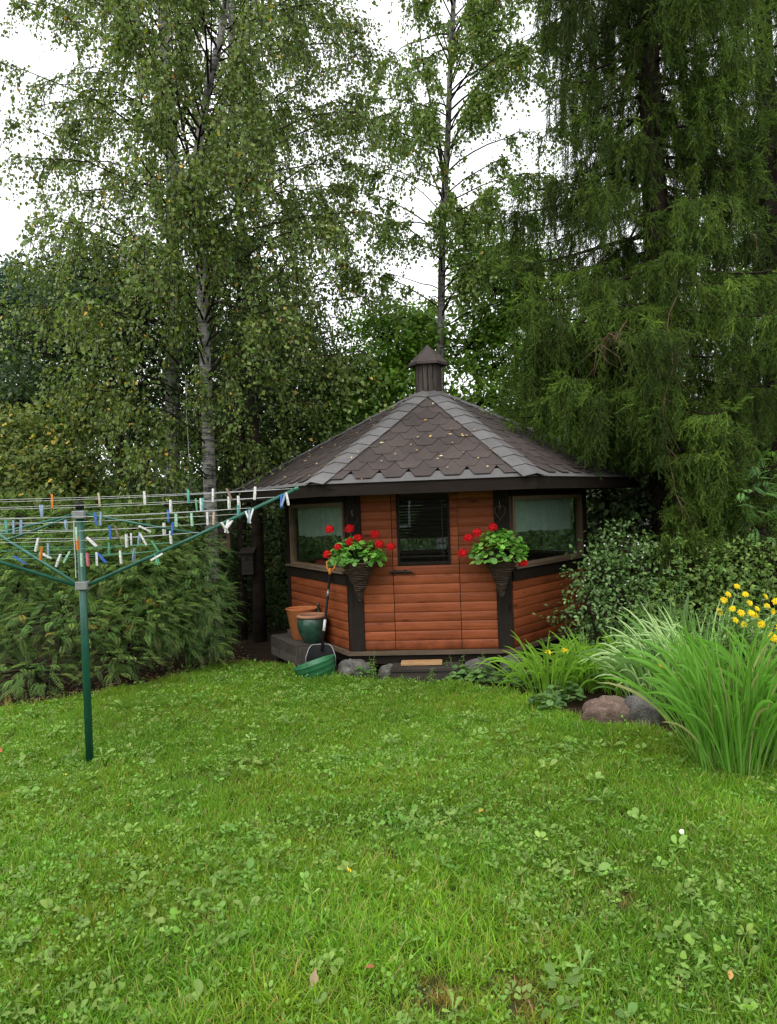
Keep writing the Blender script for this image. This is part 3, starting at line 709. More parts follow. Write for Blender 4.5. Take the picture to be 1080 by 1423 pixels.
def rock(name, loc, size, seed, mat, label, cat, group=None, rz=0, square=0.0):
    r = np.random.default_rng(seed); n, m_ = 18, 28; V = []; F = []
    ph = r.random(8) * 6.28; fr = r.uniform(1, 3.2, (8, 3))
    for i in range(n + 1):
        for j in range(m_):
            a = math.pi * i / n; b = 2 * math.pi * j / m_; p = np.array([math.sin(a) * math.cos(b), math.sin(a) * math.sin(b), math.cos(a)])
            if square: p = np.sign(p) * np.abs(p) ** (1 - square)
            k = 1 + .10 * sum(math.sin(fr[q] @ p * 2.0 + ph[q]) for q in range(4)) * .6 + .05 * sum(math.sin(fr[q] @ p * 5 + ph[q]) for q in range(4, 8)) * .6
            V.append(p * k * np.array(size))
    for i in range(n):
        for j in range(m_): q = (j + 1) % m_; F.append((i * m_ + j, (i + 1) * m_ + j, (i + 1) * m_ + q, i * m_ + q))
    o = link(name, arr_mesh(name, np.array(V), np.array(F)), mat, None, True); o.location = loc; o.rotation_euler = (0, 0, rz)
    return tag(o, label, cat, group)
def mat_rock(name, a, b_, c):
    m, n, b = newmat(name); v = coords(n)
    col = ramp(n, noise(n, v, 7, 8, .7), [(.3, a), (.5, b_), (.7, c)])
    lich = ramp(n, noise(n, v, 16, 6, .75), [(.58, (1, 1, 1)), (.68, (1.5, 1.55, 1.45))]); sp = ramp(n, noise(n, v, 90, 3), [(.35, (.6, .6, .6)), (.65, (1.2, 1.2, 1.2))])
    n.links.new(mixmul(n, mixmul(n, col, lich), sp), b.inputs['Base Color']); b.inputs['Roughness'].default_value = .95; b.inputs['Specular IOR Level'].default_value = .15
    bump(n, b, noise(n, v, 22, 8, .75), .8, .03); return m
M['rock'] = mat_rock('pinkish_granite', (.10, .066, .052), (.21, .145, .115), (.30, .23, .19))
M['greyrock'] = mat_rock('grey_field_stone', (.07, .066, .058), (.15, .142, .128), (.23, .22, .20))
GS = 'foundation stones under the hut front'
for px, py, Y, sz, sd, lb in ((492, 930, 8.15, (.17, .13, .13), 1, 'grey stone block under the left front corner of the hut'), (540, 936, 8.0, (.10, .09, .09), 2, 'small grey stone just beside the left end of the door step'),
                              (665, 940, 8.0, (.17, .12, .12), 3, 'rounded grey stone just beside the right end of the door step'), (712, 934, 8.15, (.12, .11, .13), 4, 'rounded grey stone under the right front corner of the hut')):
    w = U(px, py, Y); rock('foundation_stone', (w.x, Y, .055), sz, sd, M['greyrock'], lb, 'stone', GS, .3 * sd, .25)
w = U(846, 1000, 6.15); rock('boulder', (w.x, 6.15, .065), (.20, .15, .135), 11, M['rock'], 'pinkish grey boulder at the lawn edge beside the tall grass', 'boulder', None, .2, .2)
w = U(884, 1002, 6.12); rock('boulder', (w.x + .03, 6.08, .07), (.105, .13, .145), 14, M['greyrock'], 'smaller grey stone half under the tall grass beside the pinkish boulder', 'boulder', None, .5, .2)
w = U(737, 950, 7.4); rock('boulder', (w.x, 7.4, .06), (.09, .09, .10), 17, M['rock'], 'small brownish stone at the foot of the yellow daylilies', 'boulder', None, .9)

# wooden box against the left wall
WL = HW[0], HW[1]
Mk0, _h = face(0)
bx0 = hutM @ Mk0
box = empty('wooden_box'); box.matrix_world = bx0 @ Matrix.Translation((-.03, .25, 0)); tag(box, 'weathered grey wooden box against the left wall carrying two pots', 'box')
for i in range(3): part('top_plank', M['grey'], box, lambda m: m.bevbox(-.42, .46, -.165 + i * .118, -.165 + i * .118 + .115, .262, .285, .003))
for i in range(2): part('side_plank', M['greyv'], box, lambda m: m.bevbox(-.405, .445, .168, .186, .06 + i * .101, .06 + i * .101 + .099, .003))
part('end_panel', M['greyv'], box, lambda m: m.bevbox(.446, .463, -.16, .186, .06, .261, .003)); part('end_panel', M['greyv'], box, lambda m: m.bevbox(-.423, -.406, -.16, .186, .06, .261, .003))
part('back_panel', M['greyv'], box, lambda m: m.box(-.405, .445, -.163, -.145, .06, .261))
for x in (-.37, .40):
    for y in (-.12, .13): part('foot', M['greyv'], box, lambda m: m.box(x, x + .06, y, y + .035, -.03, .2))
# pots
def place(o, u, n, z): o.location = bx0 @ Vector((u, n, z))
tp = empty('terracotta_pot'); tag(tp, 'large empty terracotta pot on the wooden box', 'pot')
part('body', M['terracotta'], tp, lambda m: m.lathe([(0.001, 0), (.115, 0), (.12, .004), (.178, .33), (.184, .335), (.184, .345), (.172, .345), (.168, .325), (.112, .02), (.001, .02)], 36), True)
place(tp, .03, .21, .2865)
gp = empty('glazed_pot'); tag(gp, 'dark green glazed pot with bare clay rim on the wooden box', 'pot')
part('body', M['glaze'], gp, lambda m: m.lathe([(0.001, 0), (.085, 0), (.095, .01), (.13, .07), (.155, .14), (.163, .20), (.155, .255), (.145, .275), (.13, .275), (.13, .25), (.14, .2), (.13, .1), (.08, .02), (.001, .02)], 36), True)
part('rim', M['rimclay'], gp, lambda m: m.lathe([(.13, .27), (.148, .268), (.163, .276), (.168, .29), (.162, .303), (.146, .308), (.13, .303), (.127, .287), (.13, .27)], 36), True)
part('soil', M['soil'], gp, lambda m: m.lathe([(.001, .235), (.132, .23)], 24))
place(gp, .35, .215, .2865)
bt = empty('bottle'); tag(bt, 'dark green bottle neck standing behind the glazed pot', 'bottle')
part('body', M['glaze'], bt, lambda m: m.lathe([(.001, 0), (.036, 0), (.038, .01), (.038, .22), (.03, .26), (.016, .29), (.015, .37), (.019, .372), (.019, .39), (.013, .39), (.001, .388)], 20), True)
place(bt, .16, .062, .2865)

# snow shovel leaning on the wall
sh = empty('shovel'); tag(sh, 'black shovel with orange D-grip leaning against the hut by the pots', 'shovel')
pt = U(459, 797, 8.60); pb = U(447, 905, 8.36); pm = pt.lerp(pb, .62)
part('shaft', M['blackplastic'], sh, lambda m: m.tube([pt, pt.lerp(pb, .5), pb], .014, 12), True)
part('collar', M['rimmetal'], sh, lambda m: m.tube([pt.lerp(pb, .21), pt.lerp(pb, .30)], .0146, 12), True)
part('sticker', M['sticker'], sh, lambda m: m.tube([pt.lerp(pb, .60), pt.lerp(pb, .745)], .0152, 14), True)
ax = (pt - pb).normalized(); sx = Vector((1, 0, 0)); sx = (sx - ax * sx.dot(ax)).normalized()
def dgrip(m):
    W_, H_ = .052, .125
    L = [pt + ax * .0, pt + ax * .03 - sx * .012, pt + ax * .06 - sx * W_ * .72, pt + ax * H_ - sx * W_, pt + ax * (H_ + .012) - sx * W_ * .6, pt + ax * (H_ + .014), pt + ax * (H_ + .012) + sx * W_ * .6, pt + ax * H_ + sx * W_, pt + ax * .06 + sx * W_ * .72, pt + ax * .03 + sx * .012, pt + ax * .0]
    m.tube(L, [.018, .015, .011, .012, .013, .013, .013, .012, .011, .015, .018], 8)
    m.tube([pt - ax * .01, pt + ax * .055], [.018, .023], 10)
part('grip', M['orange'], sh, dgrip, True)
part('grip_insert', M['blackplastic'], sh, lambda m: m.bevbox(-.02, .02, -.008, .008, -.012, .02, .004, Matrix.Translation(pt + ax * .068)))
# scoop: curved plate with a pale worn edge
bl = pb + Vector((-.01, -.02, -.03)); sW, sH = .155, .225
def scoop_pt(a, b):      # a -1..1 across, b 0..1 up
    x = a * sW; z = (b - .58) * sH; y = .05 * (1 - a * a) + .05 * (b - .3) ** 2
    return bl + Vector((x, y, z))
def scoop(m):
    n = 14; vs = []; fs = []
    for off in (0, .006):
        for i in range(n + 1):
            for j in range(n + 1):
                a = -1 + 2 * i / n; top = (1 - max(0, (abs(a) - .5) / .5) ** 2.4 * .55); vs.append(scoop_pt(a, j / n * top) + Vector((0, off, 0)))
    k = (n + 1) ** 2
    for s in (0, 1):
        for i in range(n):
            for j in range(n): q = s * k + i * (n + 1) + j; fs.append((q, q + n + 1, q + n + 2, q + 1) if s else (q, q + 1, q + n + 2, q + n + 1))
    m.add(vs, fs)
part('scoop', M['blackplastic'], sh, scoop, True)
def scoop_rim(m):
    P = [scoop_pt(-1, 0)] + [scoop_pt(-1, j / 6 * .45) for j in range(1, 6)] + [scoop_pt(a, 1 - max(0, (abs(a) - .5) / .5) ** 2.4 * .55) for a in np.linspace(-1, 1, 21)] + [scoop_pt(1, j / 6 * .45) for j in range(5, -1, -1)]
    m.tube(P, .005, 6)
part('edge', M['rimmetal'], sh, scoop_rim, True)

# green tub tipped on its side edge
tb = empty('plastic_tub'); tag(tb, 'round green plastic tub lying tilted in the grass below the shovel', 'tub')
part('body', M['tub'], tb, lambda m: m.lathe([(.001, 0), (.165, 0), (.178, .012), (.19, .065), (.196, .067), (.198, .072), (.204, .12), (.210, .122), (.212, .127), (.217, .165), (.225, .172), (.225, .182), (.212, .182), (.205, .165), (.17, .018), (.001, .014)], 44), True)
w = U(441, 935, 8.12); tb.location = (w.x + .02, 8.12, .01)
tb.rotation_euler = (R(-3), R(-17), 0)

# ================================================================== rotary clothes dryer and its pegs
PB = Vector((-2.186, 5.662, 0)); ZLO, ZHI = 1.262, 1.80
dry = tag(empty('clothes_dryer', PB), 'green three-armed rotary clothes dryer with pale lines standing in the lawn', 'clothes dryer')
part('pole', M['polegreen'], dry, lambda m: m.tube([(0, 0, -.05), (0, 0, ZHI - .0)], .0265, 16), True)
part('pole_cap', M['blackplastic'], dry, lambda m: m.tube([(0, 0, ZHI), (0, 0, ZHI + .05), (0, 0, ZHI + .056)], [.029, .029, .02], 14), True)
part('upper_hub', M['hub'], dry, lambda m: (m.bevbox(-.045, .045, -.045, .045, ZHI - .065, ZHI - .008, .006), ))
part('lower_hub', M['hub'], dry, lambda m: (m.bevbox(-.042, .042, -.042, .042, ZLO - .03, ZLO + .03, .006), ))
part('rope', M['cord'], dry, lambda m: m.tube([(-.03, -.03, ZHI - .02), (-.036, -.034, ZHI - .2), (-.032, -.034, 1.45), (-.034, -.033, 1.32)], .0035, 5))
tipA = U(410, 680, 5.80) - PB
LEN = math.hypot(tipA.x, tipA.y); azA = math.atan2(tipA.y, tipA.x)
AZ = [azA, R(150), R(-152)]; tips = []
for i, az in enumerate(AZ):
    tip = Vector((math.cos(az) * LEN, math.sin(az) * LEN, tipA.z)); tips.append(tip)
    root = Vector((math.cos(az) * .035, math.sin(az) * .035, ZLO)); tm = root.lerp(tip, .5) - Vector((0, 0, .006))
    part('arm', M['armgreen'], dry, lambda m: m.tube([root, tm, tip], .0125, 10), True)
    part('arm_cap', M['armgreen'], dry, lambda m: m.tube([tip, tip + (tip - root).normalized() * .025, tip + (tip - root).normalized() * .03], [.016, .016, .01], 8))
    u0 = Vector((math.cos(az) * .035, math.sin(az) * .035, ZHI - .03)); att = root.lerp(tip, .53)
    part('stay', M['armgreen'], dry, lambda m: m.tube([u0, u0.lerp(att, .5) - Vector((0, 0, .004)), att], .0085, 8), True)
ROWS = [.99, .90, .785, .72, .63, .53, .43, .34]
def arm_pt(i, t):
    az = AZ[i]; root = Vector((math.cos(az) * .035, math.sin(az) * .035, ZLO)); return root.lerp(tips[i], t) + Vector((0, 0, .012))
LINES = {}
for ri, t in enumerate(ROWS):
    for nm, a, b in (('rear', 0, 1), ('front', 0, 2), ('side', 1, 2)):
        pa, pb_ = arm_pt(a, t), arm_pt(b, t); sag = .012 + .010 * random.random()
        P = [pa.lerp(pb_, q / 14) - Vector((0, 0, sag * 4 * (q / 14) * (1 - q / 14))) for q in range(15)]
        LINES[(ri, nm)] = P
        part('line', M['cordgreen'] if ri >= 6 else M['cord'], dry, lambda m: m.tube(P, .0017, 5))
# pegs
PCOL = {'white': (.70, .69, .66), 'orange': (.70, .22, .03), 'pale wooden': (.50, .40, .29), 'teal': (.10, .36, .33), 'green': (.10, .34, .17), 'pale green': (.38, .62, .45), 'blue': (.04, .14, .50), 'greyish blue': (.25, .35, .47),
        'brown': (.22, .16, .12), 'pink': (.62, .16, .20), 'grey': (.33, .32, .30)}
PMAT = {k: mat_plain(k.replace(' ', '_') + '_peg', v, .55, .15, 50, .35, 0, .05) for k, v in PCOL.items()}
def prong_mesh(side):
    mb = MB(); pr = [(0, 0), (.006, 0), (.0068, .03), (.0085, .045), (.0085, .06), (.0055, .082), (.0035, .083), (.0022, .07), (.0022, .05), (.001, .04)]
    pr = [(side * (x + .0006), -z) for x, z in pr]
    for y in (-.005, .005): pass
    vs = [(x, -.0052, z) for x, z in pr] + [(x, .0052, z) for x, z in pr]; n = len(pr)
    mb.add(vs, [tuple(range(n)), tuple(range(2 * n - 1, n - 1, -1))] + [(i, n + i, n + (i + 1) % n, (i + 1) % n) for i in range(n)])
    me = bpy.data.meshes.new('prong'); me.from_pydata([tuple(v) for v in mb.v], [], mb.f); me.update(); return me
def spring_mesh():
    mb = MB(); mb.tube([(.0095 * math.cos(a), -.003 + .006 * a / 25, -.048 + .0045 * math.sin(a)) for a in np.linspace(0, 25, 40)], .0011, 4)
    me = bpy.data.meshes.new('spring'); me.from_pydata([tuple(v) for v in mb.v], [], mb.f); me.update(); me.materials.append(M['rimmetal']); return me
_pr = {}
SPR = spring_mesh()
def peg_meshes(c):
    if c not in _pr:
        a, b = prong_mesh(1), prong_mesh(-1)
        for q in (a, b): q.materials.append(PMAT[c])
        _pr[c] = (a, b)
    return _pr[c]
PEGS = [  # photo x, colour, line row, side, tilt in degrees
 (73, 'orange', 0, 'front', 0), (139, 'pale wooden', 0, 'front', 4), (199, 'white', 0, 'front', 2), (263, 'teal', 0, 'front', 0), (297, 'white', 0, 'front', -3), (316, 'brown', 0, 'front', 22), (356, 'white', 0, 'front', -6),
 (55, 'greyish blue', 1, 'rear', 6), (60, 'greyish blue', 1, 'rear', -3), (237, 'white', 1, 'rear', 0), (272, 'green', 1, 'rear', 4), (278, 'white', 1, 'rear', 0), (282, 'teal', 1, 'rear', -4), (317, 'white', 1, 'rear', 0), (331, 'white', 1, 'rear', 3),
 (132, 'blue', 2, 'front', 2), (139, 'greyish blue', 2, 'front', -4), (91, 'greyish blue', 3, 'rear', 8), (233, 'blue', 2, 'rear', 0), (244, 'pale green', 3, 'front', 0), (267, 'pale green', 3, 'front', 2), (289, 'white', 3, 'front', 0), (296, 'pale wooden', 3, 'front', -5), (331, 'teal', 2, 'rear', 3),
 (8, 'teal', 3, 'front', 4), (19, 'greyish blue', 3, 'front', 0), (30, 'greyish blue', 3, 'front', -5), (105, 'pale green', 4, 'front', 0), (107, 'orange', 5, 'front', 3), (153, 'blue', 4, 'front', 3), (161, 'brown', 4, 'front', 14), (197, 'white', 4, 'front', 62), (182, 'white', 5, 'rear', 0), (193, 'greyish blue', 5, 'rear', -8), (198, 'white', 5, 'front', 26), (229, 'white', 4, 'rear', 0), (241, 'blue', 4, 'front', -10),
 (52, 'white', 5, 'front', -14), (57, 'orange', 6, 'front', -10), (125, 'white', 5, 'front', 48), (175, 'white', 5, 'front', 0), (214, 'green', 6, 'front', 30), (237, 'white', 5, 'front', 2), (66, 'greyish blue', 6, 'rear', 0), (83, 'white', 7, 'front', -24), (95, 'pale green', 7, 'rear', -30),
 (114, 'pale green', 7, 'front', 0), (122, 'pink', 7, 'front', 4), (134, 'white', 7, 'front', 0), (139, 'blue', 7, 'front', 40), (152, 'green', 6, 'rear', 0), (167, 'white', 7, 'front', 3), (187, 'greyish blue', 7, 'rear', -12), (60, 'white', 7, 'rear', 60), (25, 'blue', 7, 'front', 52)]
ARM_PEGS = [(395, 'greyish blue', 22), (398, 'white', -10), (392, 'blue', 4), (344, 'white', -20), (347, 'greyish blue', 6), (350, 'white', 18), (311, 'white', -34), (316, 'white', 18), (320, 'white', 50), (222, 'white', 62), (217, 'green', -30)]
ORD = ['', 'second ', 'third ', 'fourth ', 'fifth ', 'sixth ']
ROWN = ['outermost', 'second', 'third', 'fourth', 'fifth', 'sixth', 'seventh', 'innermost']
def line_at_px(P, px):
    best = None
    for i in range(len(P) - 1):
        for q in range(10):
            p = P[i].lerp(P[i + 1], q / 10) + PB; x = proj(p)[0]
            if best is None or abs(x - px) < best[0]: best = (abs(x - px), p, (P[i + 1] - P[i]).normalized())
    return best[1], best[2]
def make_peg(p, dirv, col, tilt, label, yaw=0.0):
    t = empty('clothes_peg', p); az = math.atan2(dirv.y, dirv.x) + math.pi / 2 * 0 + yaw
    t.matrix_world = Matrix.Translation(p) @ Matrix.Rotation(az, 4, 'Z') @ Matrix.Rotation(R(tilt), 4, 'Y') @ Matrix.Rotation(R(90), 4, 'Z') @ Matrix.Translation((0, 0, .028)) @ Matrix.Diagonal((1.2, 1.2, 1.15, 1))
    for me in peg_meshes(col):
        o = bpy.data.objects.new('prong', me); C.objects.link(o); o.parent = t
    o = bpy.data.objects.new('spring', SPR); C.objects.link(o); o.parent = t
    return tag(t, label, 'clothes peg', 'clothes pegs on the rotary dryer')
cnt = {}; made = []
pole_x = 112
for px, col, row, side, tilt in PEGS:
    made.append((px, col, row, side, tilt))
for px, col, row, side, tilt in made:
    half = 'left of the pole' if px < pole_x else 'right of the pole'
    same = sorted([abs(q[0] - pole_x) for q in made if q[1] == col and q[2] == row and q[3] == side and (q[0] < pole_x) == (px < pole_x)])
    k = same.index(abs(px - pole_x)); n = len(same)
    lab = f'{ORD[k]}{col} clothes peg {half} on the {ROWN[row]} {side} line' if n == 1 or k else f'{col} clothes peg nearest the pole, {half}, on the {ROWN[row]} {side} line'
    p, dv = line_at_px(LINES[(row, side)], px)
    make_peg(p, dv, col, tilt, lab, random.uniform(-.5, .5))
for i, (px, col, tilt) in enumerate(ARM_PEGS):
    P = [arm_pt(0, q / 20) for q in range(4, 21)]; p, dv = line_at_px(P, px)
    where = 'at the tip of the long arm' if px > 380 else ('two thirds along the long arm' if px > 330 else ('midway along the long arm' if px > 300 else 'low on the long arm near the pole'))
    same = [q for q in ARM_PEGS if q[1] == col and abs(q[0] - px) < 15]
    k = same.index((px, col, tilt)); lab = f'{col} clothes peg in the cluster {where}' if len(same) == 1 else f'{["left", "middle", "right"][k]} {col} clothes peg in the cluster {where}'
    make_peg(p - Vector((0, .012, .035)), Vector((1, .1 * (i % 3), 0)), col, tilt, lab, random.uniform(-.9, .9))

# ================================================================== trees
def curve_pts(pts, n):
    pts = [Vector(p) for p in pts]; out = []
    k = len(pts)
    for i in range(n + 1):
        t = i / n * (k - 1); a = min(int(t), k - 2); f = t - a
        p0, p1, p2, p3 = pts[max(a - 1, 0)], pts[a], pts[a + 1], pts[min(a + 2, k - 1)]
        out.append(.5 * ((2 * p1) + (p2 - p0) * f + (2 * p0 - 5 * p1 + 4 * p2 - p3) * f * f + (3 * p1 - p0 - 3 * p2 + p3) * f ** 3))
    return out
class Twigs:      # many thin three-sided tubes, built as arrays
    def __init__(s): s.V = []; s.F = []; s.n = 0
    def add(s, P, r0, r1):
        P = np.asarray(P, float); k = len(P); T_ = np.gradient(P, axis=0); T_ = unit(T_)
        ref = np.array([.31, .95, .05]); a = unit(np.cross(T_, ref)); b = np.cross(T_, a); rad = np.linspace(r0, r1, k)[:, None]
        V = np.stack([P + rad * (a * math.cos(q) + b * math.sin(q)) for q in (0, 2.094, 4.189)], 1).reshape(-1, 3)
        F = []
        for i in range(k - 1):
            for j in range(3): q = (j + 1) % 3; F.append((i * 3 + j, i * 3 + q, i * 3 + 3 + q, i * 3 + 3 + j))
        s.V.append(V); s.F.append(np.array(F) + s.n); s.n += len(V)
    def build(s, name, mat, parent):
        return link(name, arr_mesh(name, np.concatenate(s.V), np.concatenate(s.F)), mat, parent)
def birch(label, trunk, r0, r1, zr, env, nprim, seed, leaf=.05, cols=None, twigs_per=9, tw_len=(.35, .9), leaf_step=.034, yellow=.015, extra_limbs=(), azbias=None, group='birches behind the garden'):
    r = np.random.default_rng(seed); tr = curve_pts(trunk, 26); base = tr[0].copy()
    t = tag(empty('birch_tree', base), label, 'tree', group)
    n = len(tr); mb = MB(); rad = [r0 + (r1 - r0) * (i / (n - 1)) ** .8 for i in range(n)]; rad[0] *= 1.25
    mb.tube([p - base for p in tr], rad, 14); mb.build('trunk', M['birch'], t, True)
    tw = Twigs(); pos = []; dr = []; zs = np.array([p.z for p in tr])
    prims = []
    for i in range(nprim):
        z = zr[0] + (zr[1] - zr[0]) * ((i + r.random()) / nprim)
        j = int(np.clip(np.searchsorted(zs, z), 1, n - 1)); f = (z - zs[j - 1]) / max(1e-6, zs[j] - zs[j - 1]); o = tr[j - 1].lerp(tr[j], min(max(f, 0), 1))
        az = i * 2.39996 + r.normal(0, .35)
        if azbias is not None and r.random() < .35: az = azbias + r.normal(0, .5)
        L = env(z, az) * r.uniform(.65, 1.08); el = r.uniform(.35, .9)
        s = np.linspace(0, 1, 9); d = np.array([math.cos(az), math.sin(az), 0])
        bend = r.normal(0, .25)
        side = np.array([-d[1], d[0], 0])
        P = np.array(o)[None] + d[None] * (s * L)[:, None] + side[None] * (bend * L * s ** 2 * .5)[:, None]
        P[:, 2] += L * (el * s - (el * .55) * s ** 2) + np.cumsum(r.normal(0, .012, 9)) * L
        tw.add(P - np.array(base), max(.009, .009 * L), .003); prims.append((P, L))
    for (P, L) in list(prims):
        cen = np.r_[r.uniform(.2, .95, max(4, int(4.2 * L))) ** .8, 1.0]
        for q in range(max(3, int(twigs_per * L))):
            s = float(np.clip(cen[r.integers(0, len(cen))] + r.normal(0, .035), .12, 1)); f = s * 8; a = min(int(f), 7); o = P[a] + (P[a + 1] - P[a]) * (f - a)
            dv = unit((P[-1] - P[0]) * np.array([1, 1, 0]) + r.normal(0, .55 * np.linalg.norm(P[-1] - P[0]), 3) * np.array([1, 1, .5])); ln = r.uniform(*tw_len)
            k = np.linspace(0, 1, 5)[:, None]
            Q = o + dv * ln * .6 * k * (1 - .35 * k) + np.array([0, 0, -1]) * ln * (.10 * k + .75 * k ** 2) + np.array([0, 0, .12 * ln]) * k
            tw.add(Q - np.array(base), .005, .0015)
            m = max(3, int(ln / leaf_step)); ss = r.uniform(.12, 1.02, m); fi = np.clip(ss * 4, 0, 3.999); ai = fi.astype(int); pp = Q[ai] + (Q[ai + 1] - Q[ai]) * (fi - ai)[:, None]
            pos.append(pp + r.normal(0, .028, (m, 3))); dr.append(np.tile(dv * .3, (m, 1)))
    for lb in extra_limbs: tw.add(np.array([tuple(p - base) for p in curve_pts(lb, 14)]), .030, .008)
    tw.build('limbs', M['twig'], t)
    pos = np.concatenate(pos) - np.array(base); dr = np.concatenate(dr); m = len(pos)
    d = dr + r.normal(0, .55, (m, 3)) + np.array([0, 0, -.65]); nr = r.normal(0, .6, (m, 3)) + np.array([0, -.35, .35])
    cols = cols or [(.094, .136, .026), (.076, .115, .024), (.120, .154, .036), (.062, .096, .022)]
    tn = tints(m, cols, .18, r); y = r.random(m) < yellow; tn[y] = tints(int(y.sum()), [(.40, .26, .04), (.30, .24, .05), (.36, .19, .03)], .2, r)
    # clusters of yellowing leaves
    sz = leaf * r.uniform(.5, 1.3, m)
    foliage('crown', pos, d, nr, sz, sz * .78, tn, M['leaf'], t)
    return t
def clump_tree(name, label, trunk, r0, lobes, nleaf, leaf, cols, seed, mat='leafmat', bark='bark', T=T_DIAM, per=34, spread=.16, yellow=0, group=None, cat='tree', droop=-.35, flat=False, ycol=None, stems=None):
    """trunk + limbs to every lobe + leaf clumps spread through the lobes"""
    r = np.random.default_rng(seed); tr = curve_pts(trunk, 14); base = tr[0].copy(); B = np.array(base)
    t = tag(empty(name, base), label, cat, group)
    mb = MB(); n = len(tr); mb.tube([p - base for p in tr], [r0 * (1 - .75 * i / (n - 1)) for i in range(n)], 9)
    if stems:
        for s_ in stems:
            sp = curve_pts(s_, 10); mb.tube([p - base for p in sp], [r0 * .8 * (1 - .7 * i / 10) for i in range(11)], 8)
    mb.build('trunk' if cat == 'tree' else 'stems', M[bark], t, True)
    tw = Twigs(); pos = []; out = []; vol = np.array([l[1][0] * l[1][1] * l[1][2] for l in lobes]) ** .75; vol = vol / vol.sum()
    for (c, rad), w in zip(lobes, vol):
        c = np.array(c); rad = np.array(rad)
        zt = np.array([p.z for p in tr]); j = int(np.argmin(np.abs(zt - (c[2] - rad[2] * .6)))); o = np.array(tr[j])
        mid = (o + c) / 2 + np.array([0, 0, -.08 * np.linalg.norm(c - o)])
        tw.add(np.array([o, mid, c]) - B, r0 * .38, .008)
        nc = max(2, int(nleaf * w / per))
        d = unit(r.normal(0, 1, (nc, 3))); q = c + d * rad * (r.uniform(.25, 1.0, (nc, 1)) ** .55)
        if flat: q[:, 2] = c[2] + (q[:, 2] - c[2]) * .8
        for e_ in q: tw.add(np.array([c, (c + e_) / 2 + r.normal(0, .05, 3), e_]) - B, .009, .002)
        for k in range(nc):
            m = int(per * r.uniform(.6, 1.4)); s = spread * r.uniform(.7, 1.35); pp = r.normal(0, 1, (m, 3)) * np.array([s, s, s * .55]); pos.append(q[k] + pp); out.append(np.tile(d[k], (m, 1)) * .8 + pp / s * .4)
    tw.build('limbs', M['twig'], t)
    pos = np.concatenate(pos) - B; out = np.concatenate(out); m = len(pos)
    keep = pos[:, 2] > .02; pos = pos[keep]; out = out[keep]; m = len(pos)
    dd = out * .5 + r.normal(0, .6, (m, 3)) + np.array([0, 0, droop]); nr = out * .5 + r.normal(0, .4, (m, 3)) + np.array([0, -.2, .75])
    tn = tints(m, cols, .2, r)
    if yellow:
        y = r.random(m) < yellow; tn[y] = tints(int(y.sum()), ycol or [(.34, .24, .04), (.26, .20, .04)], .2, r)
    sz = leaf * r.uniform(.65, 1.25, m); foliage('crown' if cat == 'tree' else 'foliage', pos, dd, nr, sz, sz * .72, tn, M[mat], t, T)
    return t
def lob(px, py, Y, rx, rz, ry=None): return (tuple(U(px, py, Y)), (rx, ry or rx, rz))

# --- birches
def env1(z, az): return (1.5 if z < 3 else 2.3 if z < 6.5 else 1.95) * (.85 if math.cos(az) > .6 else 1)
B1 = [U(302, 912, 9.75), U(294, 740, 9.75), U(289, 600, 9.75), U(284, 470, 9.8), U(277, 330, 9.8), U(272, 240, 9.8), U(290, 120, 9.9), U(312, 20, 9.9), U(325, -160, 10)]
B1[0].z = -.03
birch('tall birch with pale grey trunk between the dryer arm and the hut', B1, .092, .038, (2.0, 9.4), env1, 100, 21, leaf=.049, twigs_per=17, leaf_step=.028, yellow=.012, azbias=-1.5,
      extra_limbs=([U(272, 250, 9.8), U(262, 215, 9.8), U(245, 120, 9.7), U(235, 10, 9.7)], [U(286, 440, 9.8), U(300, 420, 9.7), U(345, 430, 9.5), U(385, 400, 9.4)]))
B3 = [U(236, 760, 12.2), U(240, 560, 12.2), U(240, 280, 12.2), U(236, 160, 12.2), U(222, -40, 12.2), U(215, -160, 12.2)]; B3[0].z = -.03
birch('second birch with stout pale trunk behind the tall one', B3, .125, .07, (3.2, 11.0), lambda z, a: 2.5, 84, 22, leaf=.054, twigs_per=14, leaf_step=.03, yellow=.008)
B4 = [U(352, 800, 12.8), U(348, 500, 12.8), U(330, 250, 12.8), U(322, 90, 12.8), U(322, -120, 12.8)]; B4[0].z = -.03
birch('slender whitish birch farther back, right of the tall birch', B4, .08, .04, (4.4, 11.0), lambda z, a: 1.5 + (.9 if math.cos(a) > .6 else 0), 50, 23, leaf=.054, twigs_per=15, tw_len=(.4, 1.1), azbias=0.0)
B2 = [U(612, 800, 13.2), U(612, 560, 13.2), U(613, 440, 13.2), U(616, 300, 13.2), U(622, 200, 13.2), U(626, 90, 13.3), U(632, -30, 13.3), U(640, -200, 13.3)]; B2[0].z = -.03
birch('slim open-crowned birch rising behind the hut cupola', B2, .078, .034, (4.6, 11.6), lambda z, a: 1.95 if z < 8 else 2.0, 92, 24, leaf=.058, twigs_per=22, tw_len=(.3, .75), azbias=-1.5, cols=[(.105, .16, .028), (.12, .175, .036), (.085, .13, .026)], yellow=.006,
      extra_limbs=([U(616, 240, 13.2), U(608, 180, 13.2), U(590, 100, 13.2), U(580, 0, 13.2)], [U(618, 215, 13.2), U(650, 180, 13.2), U(700, 130, 13)]))
